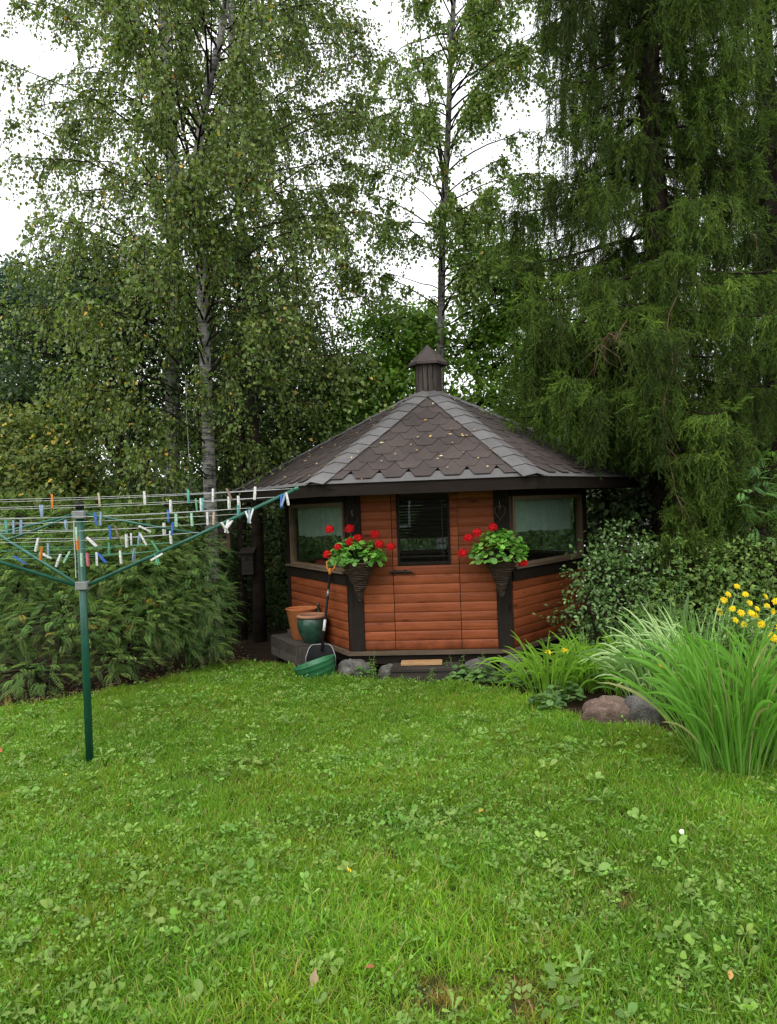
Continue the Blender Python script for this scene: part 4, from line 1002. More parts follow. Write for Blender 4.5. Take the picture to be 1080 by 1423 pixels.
# --- other trees
DK = [(.030, .052, .018), (.038, .062, .020), (.024, .042, .016), (.045, .07, .024)]
MID = [(.05, .085, .022), (.065, .105, .028), (.04, .07, .02), (.08, .12, .03)]
BRT = [(.115, .21, .024), (.135, .24, .028), (.085, .16, .02), (.15, .25, .036)]
YEL = [(.34, .24, .04), (.28, .20, .03), (.40, .22, .05)]
def tall(px, Y, topz, lean=0): b = U(px, 900, Y); return [(b.x, Y, -.03), (b.x + lean * .4, Y, topz * .4), (b.x + lean, Y, topz)]
clump_tree('deciduous_tree', 'dark twin-stemmed tree behind the washing lines', [U(170, 900, 12.4) * 1, U(168, 700, 12.4), U(165, 590, 12.4), U(150, 480, 12.4)], .13,
           [lob(90, 480, 12.3, 1.2, .8), lob(190, 430, 12.5, 1.2, .9), lob(40, 560, 12, 1.0, .45), lob(260, 500, 12.6, 1.0, .7), lob(120, 560, 12.8, 1.1, .5), lob(230, 590, 12.6, .9, .5), lob(150, 400, 12.8, 1.2, .7)], 26000, .075, DK, 31, group='trees behind the garden',
           stems=[[U(200, 900, 12.5), U(203, 700, 12.5), U(200, 600, 12.5), U(180, 520, 12.4)], [U(200, 690, 12.5), U(165, 640, 12.4), U(130, 590, 12.3)]])
clump_tree('conifer_tree', 'dark bluish green tree at the far left edge under the birch', tall(-30, 14.5, 5.5), .16,
           [lob(20, 440, 14.5, 1.7, .7), lob(110, 470, 14.8, 1.4, .6), lob(-60, 500, 14.5, 1.5, .8), lob(60, 540, 14.2, 1.6, .5), lob(50, 400, 14.6, 1.1, .5), lob(40, 600, 14, 1.3, .4)], 24000, .09, [(.030, .058, .030), (.038, .07, .034), (.024, .045, .024)], 32, group='trees behind the garden', flat=True)
clump_tree('deciduous_tree', 'low tree with yellowing leaves at the left behind the dryer', tall(40, 10.6, 2.4), .05,
           [lob(30, 650, 10.4, .75, .34), lob(95, 640, 10.4, .55, .30), lob(10, 600, 10.6, .6, .3), lob(70, 690, 10.2, .7, .3), lob(-30, 690, 10.3, .7, .4), lob(120, 570, 10.2, .4, .35)], 12000, .065, [(.075, .105, .025), (.10, .12, .03), (.055, .08, .02)], 33, yellow=.045, T=T_MAPLE, group='trees behind the garden')
clump_tree('deciduous_tree', 'leafy tree filling the space between the tall birch and the hut roof', tall(400, 13.0, 4.5), .09,
           [lob(350, 560, 12.8, 1.0, .8), lob(420, 520, 13.2, 1.0, .9), lob(330, 630, 12.4, .9, .5), lob(440, 610, 13.2, .9, .6), lob(380, 460, 13.4, .9, .6), lob(400, 650, 12.8, 1.0, .4), lob(470, 560, 13.5, .7, .8)], 26000, .07, MID, 34, group='trees behind the garden')
clump_tree('maple_tree', 'bright green maple just left of the hut cupola', tall(520, 13.8, 3.6, .3), .07,
           [lob(540, 470, 13.8, .8, .55), lob(500, 530, 13.6, .8, .55), lob(560, 540, 13.8, .8, .6), lob(480, 590, 13.4, .8, .45), lob(575, 470, 14, .6, .6), lob(545, 600, 13.8, .9, .5)], 15000, .085, BRT, 35, mat='leaf', T=T_MAPLE, group='trees behind the garden')
clump_tree('maple_tree', 'bright green maple between the cupola and the spruce', tall(690, 13.8, 4.5, -.2), .09,
           [lob(690, 400, 13.8, .8, .8), lob(650, 480, 13.6, .8, .6), lob(720, 480, 13.8, .9, .8), lob(670, 560, 13.6, .9, .5), lob(740, 570, 13.4, .9, .6), lob(660, 350, 14, .5, .5), lob(735, 380, 14, .8, .6), lob(780, 500, 13.6, .8, .8)], 17000, .085, [(.12, .21, .024), (.14, .24, .028), (.09, .16, .02)], 36, mat='leaf', T=T_MAPLE, group='trees behind the garden')
clump_tree('deciduous_tree', 'pale leafy tree at the far right behind the spruces', tall(1060, 15.5, 6, -.3), .12,
           [lob(1060, 420, 15.5, 1.4, 1.1), lob(1090, 540, 15.3, 1.5, 1.0), lob(1030, 620, 15, 1.2, .8), lob(1100, 300, 15.5, 1.4, 1.0), lob(960, 600, 15, 1.2, .8), lob(880, 600, 14.5, 1.1, .8)], 20000, .085, BRT + MID, 37, group='trees behind the garden')
# understorey shrubs behind the washing lines and the hut
US = 'dark shrubs at the back of the garden'
for i, (px, py, Y, w, h, lbl) in enumerate(((30, 720, 11.2, 1.0, .55, 'dark leafy shrub at the left edge behind the washing lines'), (150, 690, 11.4, 1.1, .55, 'dark leafy shrub under the twin-stemmed tree'), (250, 720, 11.0, .8, .6, 'dark leafy shrub just left of the tall birch trunk'),
        (345, 700, 12.4, .9, .65, 'dark shrub behind the nest boxes beside the hut'), (400, 800, 12.8, .8, .8, 'sparse shrub at the left wall of the hut'), (330, 840, 12.0, .8, .7, 'low dark shrub behind the two slim dark trunks'))):
    c = U(px, py, Y); clump_tree('leafy_shrub', lbl, [(c.x, Y, -.03), (c.x, Y, c.z * .5), (c.x, Y, c.z)], .03, [((c.x, Y, c.z), (w, .6, h)), ((c.x - .5 * w, Y - .1, c.z - h * .7), (w * .8, .5, h)), ((c.x + .5 * w, Y + .1, c.z - h * .8), (w * .8, .5, h)), ((c.x, Y, max(.35, c.z - h * 1.6)), (w * 1.1, .5, .6))], 5200, .065, DK if i != 4 else MID, 40 + i, group=US, cat='shrub', yellow=.006)

# --- the two slim dark trunks with nest boxes, left of the hut
for px0, px1, Y, r_, lb in ((362, 352, 10.7, .085, 'slim dark spruce trunk nearest the left wall of the hut'), (338, 334, 10.9, .06, 'slimmer dark trunk left of the one by the hut')):
    b = U(px0, 900, Y); tp_ = U(px1, 560, Y)
    t = tag(empty('spruce_tree', (b.x, Y, -.03)), lb, 'tree', 'slim dark trunks beside the hut')
    mb = MB(); mb.tube([Vector((0, 0, 0)), Vector((tp_.x - b.x, 0, tp_.z)) * .5, Vector((tp_.x - b.x, 0, tp_.z)), Vector(((tp_.x - b.x) * 1.6, 0, tp_.z * 1.7))], [r_ * 1.15, r_, r_ * .85, .02], 10); mb.build('trunk', M['bark'], t, True)
    tw = Twigs(); rr = np.random.default_rng(int(px0))
    for q in range(26):
        z = rr.uniform(.5, 4.5); a = rr.random() * 6.28; L = rr.uniform(.2, .6); o = np.array([(tp_.x - b.x) * z / tp_.z, 0, z]); tw.add(np.array([o, o + np.array([math.cos(a), math.sin(a), .1]) * L * .5, o + np.array([math.cos(a), math.sin(a), -.15]) * L]), .008, .002)
    tw.build('dead_twigs', M['twig'], t)['kind'] = 'stuff'
    pp = np.c_[rr.normal(0, .5, 2600), rr.normal(0, .5, 2600), rr.uniform(3.0, 5.5, 2600)]; foliage('crown', pp, rr.normal(0, .6, (2600, 3)) + [0, 0, -.5], rr.normal(0, .5, (2600, 3)) + [0, 0, .6], .09, .035, tints(2600, DK, .2, rr), M['leafmat'], t)
def nest_box(px, py, Y, s, label, wood='sill'):
    w = U(px, py, Y); t = tag(empty('nest_box', w), label, 'nest box', 'nest boxes left of the hut')
    part('body', M[wood], t, lambda m: m.bevbox(-.07 * s, .07 * s, -.06 * s, .06 * s, -.14 * s, .12 * s, .004))
    part('roof', M['grey'], t, lambda m: m.add([(-.09 * s, -.10 * s, .115 * s), (.09 * s, -.10 * s, .115 * s), (.09 * s, .07 * s, .165 * s), (-.09 * s, .07 * s, .165 * s), (-.09 * s, -.10 * s, .13 * s), (.09 * s, -.10 * s, .13 * s), (.09 * s, .07 * s, .18 * s), (-.09 * s, .07 * s, .18 * s)], [(3, 2, 1, 0), (4, 5, 6, 7), (0, 1, 5, 4), (1, 2, 6, 5), (2, 3, 7, 6), (3, 0, 4, 7)]))
    part('entrance_hole', M['iron'], t, lambda m: m.tube([(0, -.063 * s, .05 * s), (0, -.055 * s, .05 * s)], .026 * s, 14))
nest_box(314, 752, 10.2, .95, 'weathered wooden nest box with round hole hanging under the dryer arm')
nest_box(345, 782, 10.55, 1.1, 'darker nest box on the slim trunk beside the hut', 'grey')
# rope hanging from the birch
mb = MB(); mb.tube([U(258, 520, 9.4), U(260, 590, 9.4), U(262, 620, 9.4), U(262, 640, 9.4)], .0032, 5); tag(mb.build('hanging_rope', M['cord']), 'pale rope hanging beside the tall birch trunk', 'rope')
# wire-and-rail fence glimpsed left of the hut, farther back
fe = tag(empty('garden_fence', U(380, 900, 14)), 'dark rail fence glimpsed through the leaves left of the hut', 'fence'); fb = fe.location.copy(); fb.z = 0; fe.location = fb
for x in (-1.6, -.8, 0, .8): part('post', M['darkh'], fe, lambda m: m.box(x - .03, x + .03, -.03, .03, -.03, 1.1))
for z in (.35, .62, .95): part('rail', M['darkh'], fe, lambda m: m.box(-2, 1.2, -.055, -.031, z, z + .05))
# pale wall glimpsed at far right
hs_ = tag(empty('outbuilding', (U(1040, 720, 17).x, 17, 0)), 'pale outbuilding glimpsed between the spruces at the right edge', 'building')
part('wall', M['palewall'], hs_, lambda m: m.box(-1.6, 3.0, 0, 2.5, -.03, 1.75)); part('roof', M['hip'], hs_, lambda m: m.add([(-1.8, -.2, 1.75), (3.2, -.2, 1.75), (3.2, 1.25, 2.3), (-1.8, 1.25, 2.3), (3.2, 2.7, 1.75), (-1.8, 2.7, 1.75)], [(0, 1, 2, 3), (3, 2, 4, 5)]))
for x in (-.9, .2, 1.4): part('window', M['iron'], hs_, lambda m: m.box(x, x + .55, -.02, -.001, .7, 1.4))

# far wood beyond the garden: one mass nobody could count
r = np.random.default_rng(77); nC = 3200
ax_ = r.uniform(-1, 1, nC); far = r.uniform(19, 27, nC); cx_ = ax_ * far * .72
ht = 3.3 + 2.6 * vnoise(cx_, far, .35, 5) + 1.0 * vnoise(cx_, far, 1.0, 6) - .9 * np.exp(-((cx_ - .2) / 3.0) ** 2)
cz_ = ht * r.random(nC) ** 1.15
m = 22; pos = np.repeat(np.c_[cx_, far, cz_], m, 0) + r.normal(0, .33, (nC * m, 3))
pos[:, 2] = np.abs(pos[:, 2])
o = foliage('far_woods', pos, r.normal(0, .6, pos.shape) + [0, -.2, -.4], r.normal(0, .4, pos.shape) + [0, -.3, .6], r.uniform(.11, .2, len(pos)), r.uniform(.09, .14, len(pos)), tints(len(pos), DK + [(.05, .08, .025)], .2, r), M['leafmat'], None)
tag(o, 'dark mass of woodland closing the view behind all trees', 'woods', kind='stuff')

# ================================================================== spruces
def make_spray(seed):
    r = np.random.default_rng(seed); P = []; D = []; W = []; L_ = []
    axes = [(np.array([0, 0, 0.]), np.array([0, 0, -1.0]), .20)]
    for q in range(5):
        a = r.random() * 6.28; axes.append((np.array([0, 0, -.03 - .028 * q]), unit(np.array([math.cos(a) * .68, math.sin(a) * .68, -.8])), r.uniform(.06, .10)))
    for o, d, l in axes:
        k = int(l / .0052)
        for i in range(k):
            s = i / k; a = i * 2.4 + r.random(); side = unit(np.cross(d, [math.cos(a), math.sin(a), .3])); P.append(o + d * l * s); D.append(side * .62 + d * .85); W.append(.0058); L_.append(.023 * (1 - .4 * s))
        P.append(o); D.append(d); W.append(.006); L_.append(l)
    n = len(P); tn = np.array([[1, 1, 1.0]]) * r.uniform(.75, 1.2, (n, 1)); P = np.array(P)
    tn *= (.85 + 1.6 * np.clip(-P[:, 2:3], 0, .2))      # shoot tips are the paler new growth
    T3 = (np.array([[0, -.5, 0], [0, .5, 0], [1, 0, 0]]), np.array([[0, 1, 2]]))
    V, F, t_ = leaves(P, np.array(D), r.normal(0, 1, (n, 3)), np.array(L_), np.array(W), tn, T3)
    return arr_mesh('spray', V, F, t_)
SPRAYS = [proto('spruce_spray', make_spray(300 + i), M['needle']) for i in range(4)]
HINV = np.array(hutM.inverted())
def on_hut(P):      # growth is brushed aside by the hut roof and kept off the walls
    q = (np.c_[P, np.ones(len(P))] @ HINV.T)[:, :3]; rad = np.hypot(q[:, 0], q[:, 1])
    roofz = ZE + (ZAP - ZE) * (1 - np.clip(rad / 2.3, 0, 1)) + .10
    return ((rad < 2.5) & (q[:, 2] < roofz)) | ((rad < 2.75) & (q[:, 2] < 2.15)) | ((P[:, 0] < 2.68 + .35 * (P[:, 1] - 8.3)) & (P[:, 2] < 2.2))
def spruce(label, base, H_, r0, nb, zr, Lf, seed, strings=24, slen=(.16, .66), dead=(), extra=()):
    r = np.random.default_rng(seed); B = np.array(base); t = tag(empty('spruce_tree', base), label, 'tree', 'weeping spruces at the right')
    mb = MB(); mb.tube([(0, 0, 0), (.02, 0, H_ * .3), (-.02, 0, H_ * .65), (0, 0, H_)], [r0, r0 * .85, r0 * .55, r0 * .15], 12); mb.build('trunk', M['bark'], t, True)
    tw = Twigs(); dt = Twigs(); P_ = []; rot = []; sc = []; ti = []
    for i in range(nb + len(extra)):
        if i < nb:
            z = zr[0] + (zr[1] - zr[0]) * (i + r.random()) / nb; az = i * 2.39996 + r.normal(0, .3)
            L = Lf(z, az) * r.uniform(.7, 1.1)
        else: z, az, L = extra[i - nb]; az = R(az)
        if L < .3: continue
        s = np.linspace(0, 1, 9); d = np.array([math.cos(az), math.sin(az), 0]); sd = np.array([-d[1], d[0], 0])
        P = np.array([0, 0, z])[None] + d * (s * L)[:, None] + sd * (r.normal(0, .18) * L * s ** 2)[:, None]; P[:, 2] += L * (-.12 * s - .30 * s ** 2 + .22 * s ** 4)
        tw.add(P, .022 + .008 * L, .005)
        bt_ = r.uniform(.5, 1.4)
        bright = r.uniform(.8, 1.5)
        for q in range(int(strings * L)):
            ss = 1 - (r.random() ** 1.25) * .92; f = ss * 8; a = min(int(f), 7); o = P[a] + (P[a + 1] - P[a]) * (f - a)
            lat = r.normal(0, .17 * (1.25 - ss * .5)) ; o2 = o + sd * lat + d * abs(lat) * .4 + np.array([0, 0, -.25 * abs(lat)])
            # lateral spray from branch to string head
            k = max(1, int(abs(lat) / .09))
            for w in range(k):
                pp = o + (o2 - o) * ((w + .5) / k); dv = unit((o2 - o) + np.array([0, 0, -.12]) + d * .1); P_.append(pp); rot.append(dv); sc.append(r.uniform(.8, 1.15)); ti.append(bt_ * bright * 1.15)
            ln = r.uniform(*slen) * (.55 + .6 * ss) ; k = max(1, int(ln / .105)); p = o2.copy(); dv = np.array([0, 0, -1.0]) + d * r.uniform(.05, .35) + r.normal(0, .12, 3)
            pts = [p.copy()]
            for w in range(k):
                P_.append(p.copy()); rot.append(unit(dv + r.normal(0, .16, 3))); sc.append(r.uniform(1.0, 1.5) * (1.0 - .25 * w / k)); ti.append(bt_ * (1.0 if w else 1.2) * r.uniform(.8, 1.2))
                dv = unit(dv * .8 + np.array([0, 0, -.45]) + r.normal(0, .06, 3)); p = p + dv * .105; pts.append(p.copy())
            if on_hut(np.array(pts) + B).any(): continue
            if len(pts) > 1: tw.add(np.array(pts), .0035, .0015)
            if r.random() < .05: dt.add(np.array(pts) + r.normal(0, .03, 3), .005, .002)
        # branch tip
        for w in range(5): P_.append(P[-1] + r.normal(0, .05, 3)); rot.append(unit(d + r.normal(0, .5, 3) + [0, 0, -.3])); sc.append(r.uniform(.9, 1.2)); ti.append(bright * 1.35)
    for pth in dead:
        q = np.array([tuple(p) for p in curve_pts(pth, 14)]) - B; q += np.cumsum(r.normal(0, .008, q.shape), 0); dt.add(q, .007, .003)
        for w in range(22):
            o = q[r.integers(2, 15)]; e = o + np.array([r.normal(0, .13), r.normal(0, .1), -r.uniform(.05, .4)]); dt.add(np.array([o, (o + e) / 2 + r.normal(0, .025, 3), e]), .0035, .001)
    tw.build('limbs', M['twig'], t)
    if dt.V: dt.build('dead_twigs', M['deadtwig'], t)['kind'] = 'stuff'
    P_ = np.array(P_); D = np.array(rot); n = len(P_); keep = (P_[:, 2] > .1) & ~on_hut(P_ + B); P_, D = P_[keep], D[keep]; sc = np.array(sc)[keep]; ti = np.array(ti)[keep]; n = len(P_)
    # rotate -Z onto D, random spin
    spin = r.random(n) * 6.28; eul = np.zeros((n, 3))
    for i in range(n):
        q_ = Vector((0, 0, -1)).rotation_difference(Vector(D[i])) @ Matrix.Rotation(spin[i], 3, 'Z').to_quaternion(); eul[i] = q_.to_euler()
    base_c = np.array([.031, .060, .011]); hue = r.random((n, 1)); col = (base_c * (1 - hue) + np.array([.060, .092, .012]) * hue) * ti[:, None]
    cr = scatter('crown', P_, eul, np.repeat(sc[:, None], 3, 1), r.integers(0, 4, n), col, SPRAYS, t); cr['kind'] = 'stuff'
    return t, n
s1 = U(930, 900, 9.6)
_, nn1 = spruce('big weeping spruce overhanging the right side of the hut roof', (s1.x, 9.6, -.03), 13, .19, 158, (.7, 10.6), lambda z, a: (1.38 + .30 * math.sin(z * 2.1 + a)) * (1.05 if math.cos(a) < -.2 else .92) * (.7 if z < 2.0 and math.cos(a) < -.1 else 1) + (.55 if 2.4 < z < 4.2 and math.cos(a) < -.25 else 0), 61, strings=30, extra=[(4.4, 197, 1.8), (4.1, 207, 1.8), (3.9, 217, 1.75), (3.6, 202, 1.9), (4.7, 192, 1.7), (4.0, 229, 1.6), (3.45, 213, 1.85), (3.3, 224, 1.75), (3.1, 218, 1.8), (3.2, 206, 1.8), (3.0, 232, 1.6), (2.5, 250, 1.4), (2.2, 265, 1.3), (1.9, 256, 1.2), (2.7, 280, 1.4), (2.3, 300, 1.3), (1.6, 270, 1.2), (2.0, 286, 1.3), (2.9, 262, 1.4), (3.2, 246, 1.4), (2.6, 238, 1.2), (1.5, 252, 1.2), (1.3, 280, 1.1), (1.75, 240, 1.1), (1.45, 300, 1.1)],
       dead=([U(945, 405, 8.2), U(928, 450, 8.15), U(938, 500, 8.15), U(924, 560, 8.1), U(930, 620, 8.1), U(944, 685, 8.1)], [U(872, 445, 8.0), U(860, 460, 8.0), U(846, 466, 8.0), U(832, 486, 8.0)]))
s2 = U(1090, 900, 11.5)
_, nn2 = spruce('second spruce at the right edge behind the big one', (s2.x, 11.5, -.03), 14, .2, 92, (1.6, 12), lambda z, a: 1.5, 62, strings=28,
       dead=([U(1000, 595, 9.6), U(1030, 640, 9.5), U(1065, 700, 9.4)],))
print('spruce sprays', nn1, nn2)

# ================================================================== shrubs with feathery (pinnate) leaves
def pinnate(pos, d, ln, tint, r, pairs=11, droop=.5, wf=.145, stem=None):
    """pos,d (n,3): every leaf becomes a drooping row of paired leaflets"""
    n = len(pos); d = unit(d); s = unit(np.cross(d, [0, 0, 1.0]) + 1e-6); out = []
    ks = np.linspace(.12, 1, pairs)
    Pp, Dd, Nn, Ll, Tt = [], [], [], [], []
    for i, k in enumerate(ks):
        p = pos + d * (ln * k)[:, None] + np.array([0, 0, -1.0]) * (ln * droop * k ** 2 * .55)[:, None]
        tang = unit(d + np.array([0, 0, -1.0]) * droop * 1.1 * k)
        nrm = unit(np.cross(s, tang)); nrm *= np.sign(nrm[:, 2:3] + 1e-6)
        fl = ln * wf * 1.6 * (math.sin(math.pi * (.18 + .76 * k)) * .9 + .12)
        for sg in (-1, 1):
            Pp.append(p); Dd.append(s * sg + tang * .55 + nrm * -.10); Nn.append(nrm + r.normal(0, .12, (n, 3))); Ll.append(fl); Tt.append(tint)
    Pp.append(pos + d * ln[:, None] + np.array([0, 0, -1.0]) * (ln * droop * .55)[:, None]); Dd.append(d + np.array([0, 0, -droop])); Nn.append(np.tile([0, 0, 1.0], (n, 1))); Ll.append(ln * wf); Tt.append(tint)
    Ll = np.concatenate(Ll)
    return leaves(np.concatenate(Pp), np.concatenate(Dd), np.concatenate(Nn), Ll, Ll * .23, np.concatenate(Tt), T_LANCE)
def pinnate_shrub(label, base, lobes, nl, ln, cols, seed, yellow=0, group=None, cat='shrub', name='feathery_shrub', droop=.55):
    r = np.random.default_rng(seed); B = np.array(base); t = tag(empty(name, base), label, cat, group)
    tw = Twigs(); P = []; D = []
    w = np.array([l[1][0] * l[1][2] for l in lobes]); w = w / w.sum()
    for (c, rad), f in zip(lobes, w):
        c = np.array(c); rad = np.array(rad); m = int(nl * f); d = unit(r.normal(0, 1, (m, 3)) + np.array([0, -.35, .25])); q = c + d * rad * (r.random((m, 1)) ** .38)
        P.append(q); D.append(d * np.array([1, 1, .35]) + r.normal(0, .35, (m, 3)) + np.array([0, -.15, .18]))
        tw.add(np.array([[0, 0, 0], (c - B) * .5 + r.normal(0, .08, 3), c - B]), .018, .006)
        for e in q[:: max(1, m // 40)]: tw.add(np.array([c - B, (c + e) / 2 - B, e - B]), .006, .002)
    tw.build('stems', M['twig'], t)
    P = np.concatenate(P) - B; D = np.concatenate(D); k = P[:, 2] > .06; P, D = P[k], D[k]; n = len(P)
    tn = tints(n, cols, .2, r)
    if yellow: y = r.random(n) < yellow; tn[y] = tints(int(y.sum()), [(.28, .20, .05), (.22, .17, .05)], .2, r)
    lnn = ln * r.uniform(.65, 1.2, n)
    o = link('foliage', arr_mesh('foliage', *pinnate(P, D, lnn, tn, r, droop=droop)), M['leafmat'], t); o['kind'] = 'stuff'
    return t
FG = 'feathery shrubs along the left bed'
SC = [(.070, .125, .034), (.095, .15, .040), (.056, .10, .03), (.11, .16, .044)]
def gb(px, Y): b = U(px, 900, Y); return (b.x, Y, -.01)
pinnate_shrub('feathery leaved shrub filling the lower left corner behind the dryer pole', gb(60, 8.3), [lob(30, 790, 8.2, .75, .42), lob(90, 860, 7.9, .6, .38), lob(0, 880, 7.9, .6, .35), lob(110, 780, 8.5, .6, .40), lob(40, 930, 7.75, .5, .22), lob(-40, 820, 8.1, .6, .5)], 3000, .175, SC, 81, .008, FG)
pinnate_shrub('feathery leaved shrub right behind the dryer pole, with paler tips', gb(170, 8.6), [lob(175, 790, 8.5, .55, .40), lob(150, 860, 8.3, .55, .32), lob(205, 850, 8.4, .5, .35), lob(160, 910, 8.2, .5, .2), lob(215, 790, 8.7, .45, .35), lob(190, 735, 8.8, .5, .32)], 2700, .17, SC + [(.12, .16, .05)], 82, .008, FG)
pinnate_shrub('feathery drooping shrub in front of the tall birch trunk base', gb(262, 9.0), [lob(262, 800, 8.85, .40, .26), lob(280, 850, 8.8, .36, .3), lob(250, 880, 8.75, .42, .26), lob(295, 890, 8.8, .20, .22), lob(240, 830, 8.7, .4, .25), lob(270, 770, 8.9, .35, .2), lob(300, 830, 8.8, .16, .22)], 2300, .165, [(.075, .125, .036), (.10, .155, .044), (.058, .10, .03)], 83, .008, FG, droop=.8)
pinnate_shrub('high feathery foliage behind the upper washing lines', gb(110, 9.6), [lob(60, 730, 9.5, .8, .3), lob(140, 720, 9.6, .8, .28), lob(210, 730, 9.5, .6, .3), lob(-10, 720, 9.5, .6, .3)], 1700, .17, [(.07, .115, .030), (.095, .14, .038)], 84, .012, FG)
pinnate_shrub('young rowan with feathery leaves at the right edge under the spruce', gb(1070, 8.6), [lob(1065, 660, 8.6, .35, .25), lob(1030, 690, 8.4, .3, .22), lob(1085, 700, 8.6, .35, .3), lob(1050, 740, 8.5, .3, .2)], 190, .22, [(.07, .14, .045), (.09, .17, .055)], 85, 0, None, 'tree', 'rowan_sapling', .35)
# dead stalks and litter at the foot of the left shrubs
r = np.random.default_rng(91); pts = []
for i in range(1500):
    px = r.uniform(-30, 345); e = np.interp(px, [-30, 0, 90, 170, 235, 300, 345], [1000, 992, 975, 962, 948, 930, 925]); g = G(px, e - abs(r.normal(0, 13)) + 4); pts.append((g.x, g.y, .005 + r.random() * .02))
pts = np.array(pts); n = len(pts); a = r.random(n) * 6.28
o = foliage('leaf_litter', pts, np.c_[np.cos(a), np.sin(a), r.normal(.1, .25, n)], r.normal(0, .4, (n, 3)) + [0, 0, 1], r.uniform(.03, .07, n), r.uniform(.015, .035, n), tints(n, [(.16, .10, .06), (.10, .06, .035), (.22, .15, .09), (.06, .04, .025)], .25, r), M['leafmat'], None)
tag(o, 'brown leaf litter along the edge of the left bed', 'leaf litter', kind='stuff')

# ================================================================== shrubs right of the hut
HB = 'broadleaved shrubs right of the hut'
b = gb(850, 8.3)
t = clump_tree('berry_shrub', 'light green shrub with small white berries against the right hut wall', [b, (b[0], 8.3, .4), (b[0] + .05, 8.3, .8)], .02,
   [lob(835, 800, 8.2, .34, .24), lob(860, 760, 8.3, .34, .26), lob(820, 850, 8.0, .30, .22), lob(870, 840, 8.1, .36, .28), lob(800, 800, 8.2, .16, .10), lob(790, 855, 8.1, .14, .10), lob(850, 890, 7.9, .4, .14), lob(880, 790, 8.3, .3, .25)], 3800, .042, [(.075, .135, .038), (.10, .17, .05), (.055, .10, .028)], 101, mat='leaf', T=T_OVAL, per=16, spread=.085, cat='shrub', group=HB, droop=-.1)
r = np.random.default_rng(102)
for k in range(26):
    w = U(r.uniform(795, 895), r.uniform(735, 870), 7.85 + r.uniform(0, .2)); mb = MB(); s = r.uniform(.007, .011); mb.lathe([(.001, -s), (s * .7, -s * .7), (s, 0), (s * .7, s * .7), (.001, s)], 7, Matrix.Translation(w - Vector(b)))
    mb.build('berry', M['cord'], t, True)
c = gb(850, 10.2)
clump_tree('lilac_shrub', 'dark round-leaved shrub under the right roof corner of the hut', [c, (c[0], 10.2, 1.0), (c[0], 10.2, 1.9)], .035, [lob(845, 700, 9.9, .40, .30), lob(860, 760, 9.8, .4, .35), lob(890, 720, 9.8, .4, .4), lob(835, 760, 10.0, .25, .3), lob(870, 690, 10.4, .5, .3), lob(860, 850, 9.7, .5, .5)], 3600, .085, [(.06, .10, .034), (.08, .13, .045), (.045, .075, .026)], 103, mat='leaf', T=T_OVAL, per=20, spread=.13, cat='shrub', group=HB)
c = gb(970, 8.6)
clump_tree('leafy_shrub', 'loose green shrub below the spruce behind the yellow flowers', [c, (c[0], 8.6, .5), (c[0], 8.6, 1.0)], .03, [lob(940, 790, 8.4, .4, .3), lob(990, 800, 8.5, .45, .3), lob(1040, 780, 8.5, .4, .3), lob(920, 850, 8.1, .4, .25), lob(985, 860, 8.2, .5, .25), lob(1075, 800, 8.5, .4, .4)], 6200, .05, [(.085, .14, .032), (.11, .17, .04), (.06, .10, .025)], 104, T=T_LANCE, per=22, spread=.1, cat='shrub', group=HB)
c = gb(1010, 11.5)
clump_tree('leafy_shrub', 'dark shrub at the far right beneath the outbuilding wall', [c, (c[0], 11.5, .6), (c[0], 11.5, 1.3)], .03, [lob(1000, 790, 11.4, .8, .5), lob(1070, 760, 11.4, .7, .4), lob(930, 780, 11.4, .8, .6), lob(1040, 840, 11, .9, .5)], 5200, .07, DK + MID, 105, cat='shrub', group=HB)

# ================================================================== strap-leaved clumps: every blade is its own part
def strap_mesh(name, bend, cols, vari, seed, fold=.22):
    r = np.random.default_rng(seed); n = 9; V = []; Tn = []; F = []
    x = z = 0.0; an = R(r.uniform(2, 10)); tw_ = r.normal(0, .25)
    us = [-.5, -.27, .27, .5]
    for i in range(n + 1):
        s = i / n; w = (.55 + .45 * math.sin(min(1, s * 2.2) * math.pi / 2)) * (1 - s ** 3.2) + .02
        for u in us:
            V.append((x - abs(u) * w * fold * 0, u * w, z + abs(u) * w * fold)); edge = abs(u) > .4
            Tn.append(cols[1] if (vari and edge) else cols[0])
        an2 = an + bend * s ** 1.6; x += math.sin(an2) / n; z += math.cos(an2) / n
    for i in range(n):
        for j in range(3): a = i * 4 + j; F.append((a, a + 4, a + 5, a + 1))
    V = np.array(V); V[:, 1] *= 1.0
    return arr_mesh(name, V, np.array(F), np.array(Tn))
def strap_clump(name, label, cat, base, nb, rad, length, width, bends, cols, vari, seed, group=None, lean=(0, 0), tiltmax=40):
    r = np.random.default_rng(seed); t = tag(empty(name, base), label, cat, group); ms = []
    for k in range(14):
        c = np.array(cols[k % len(cols)]); me = strap_mesh('leaf', bends[0] + (bends[1] - bends[0]) * k / 13, (c, np.array([.42, .50, .30])), vari and k % 3 != 0, seed * 20 + k); me.materials.append(M['leaf']); ms.append(me)
    for i in range(nb):
        a = r.random() * 6.28; q = rad * math.sqrt(r.random()); o = bpy.data.objects.new('leaf', ms[r.integers(0, 14)]); C.objects.link(o); o.parent = t
        L = r.uniform(*length); tilt = R(r.uniform(0, tiltmax) * (q / rad) + r.normal(0, 4)); az = a + r.normal(0, .35)
        o.matrix_local = Matrix.Translation((q * math.cos(a), q * math.sin(a), 0)) @ Matrix.Rotation(lean[0], 4, 'Y') @ Matrix.Rotation(lean[1], 4, 'X') @ Matrix.Rotation(az, 4, 'Z') @ Matrix.Rotation(tilt, 4, 'Y') @ Matrix.Diagonal((L, r.uniform(*width), L, 1))
    return t
GR = [(.10, .23, .028), (.12, .26, .038), (.08, .18, .022), (.14, .28, .055)]
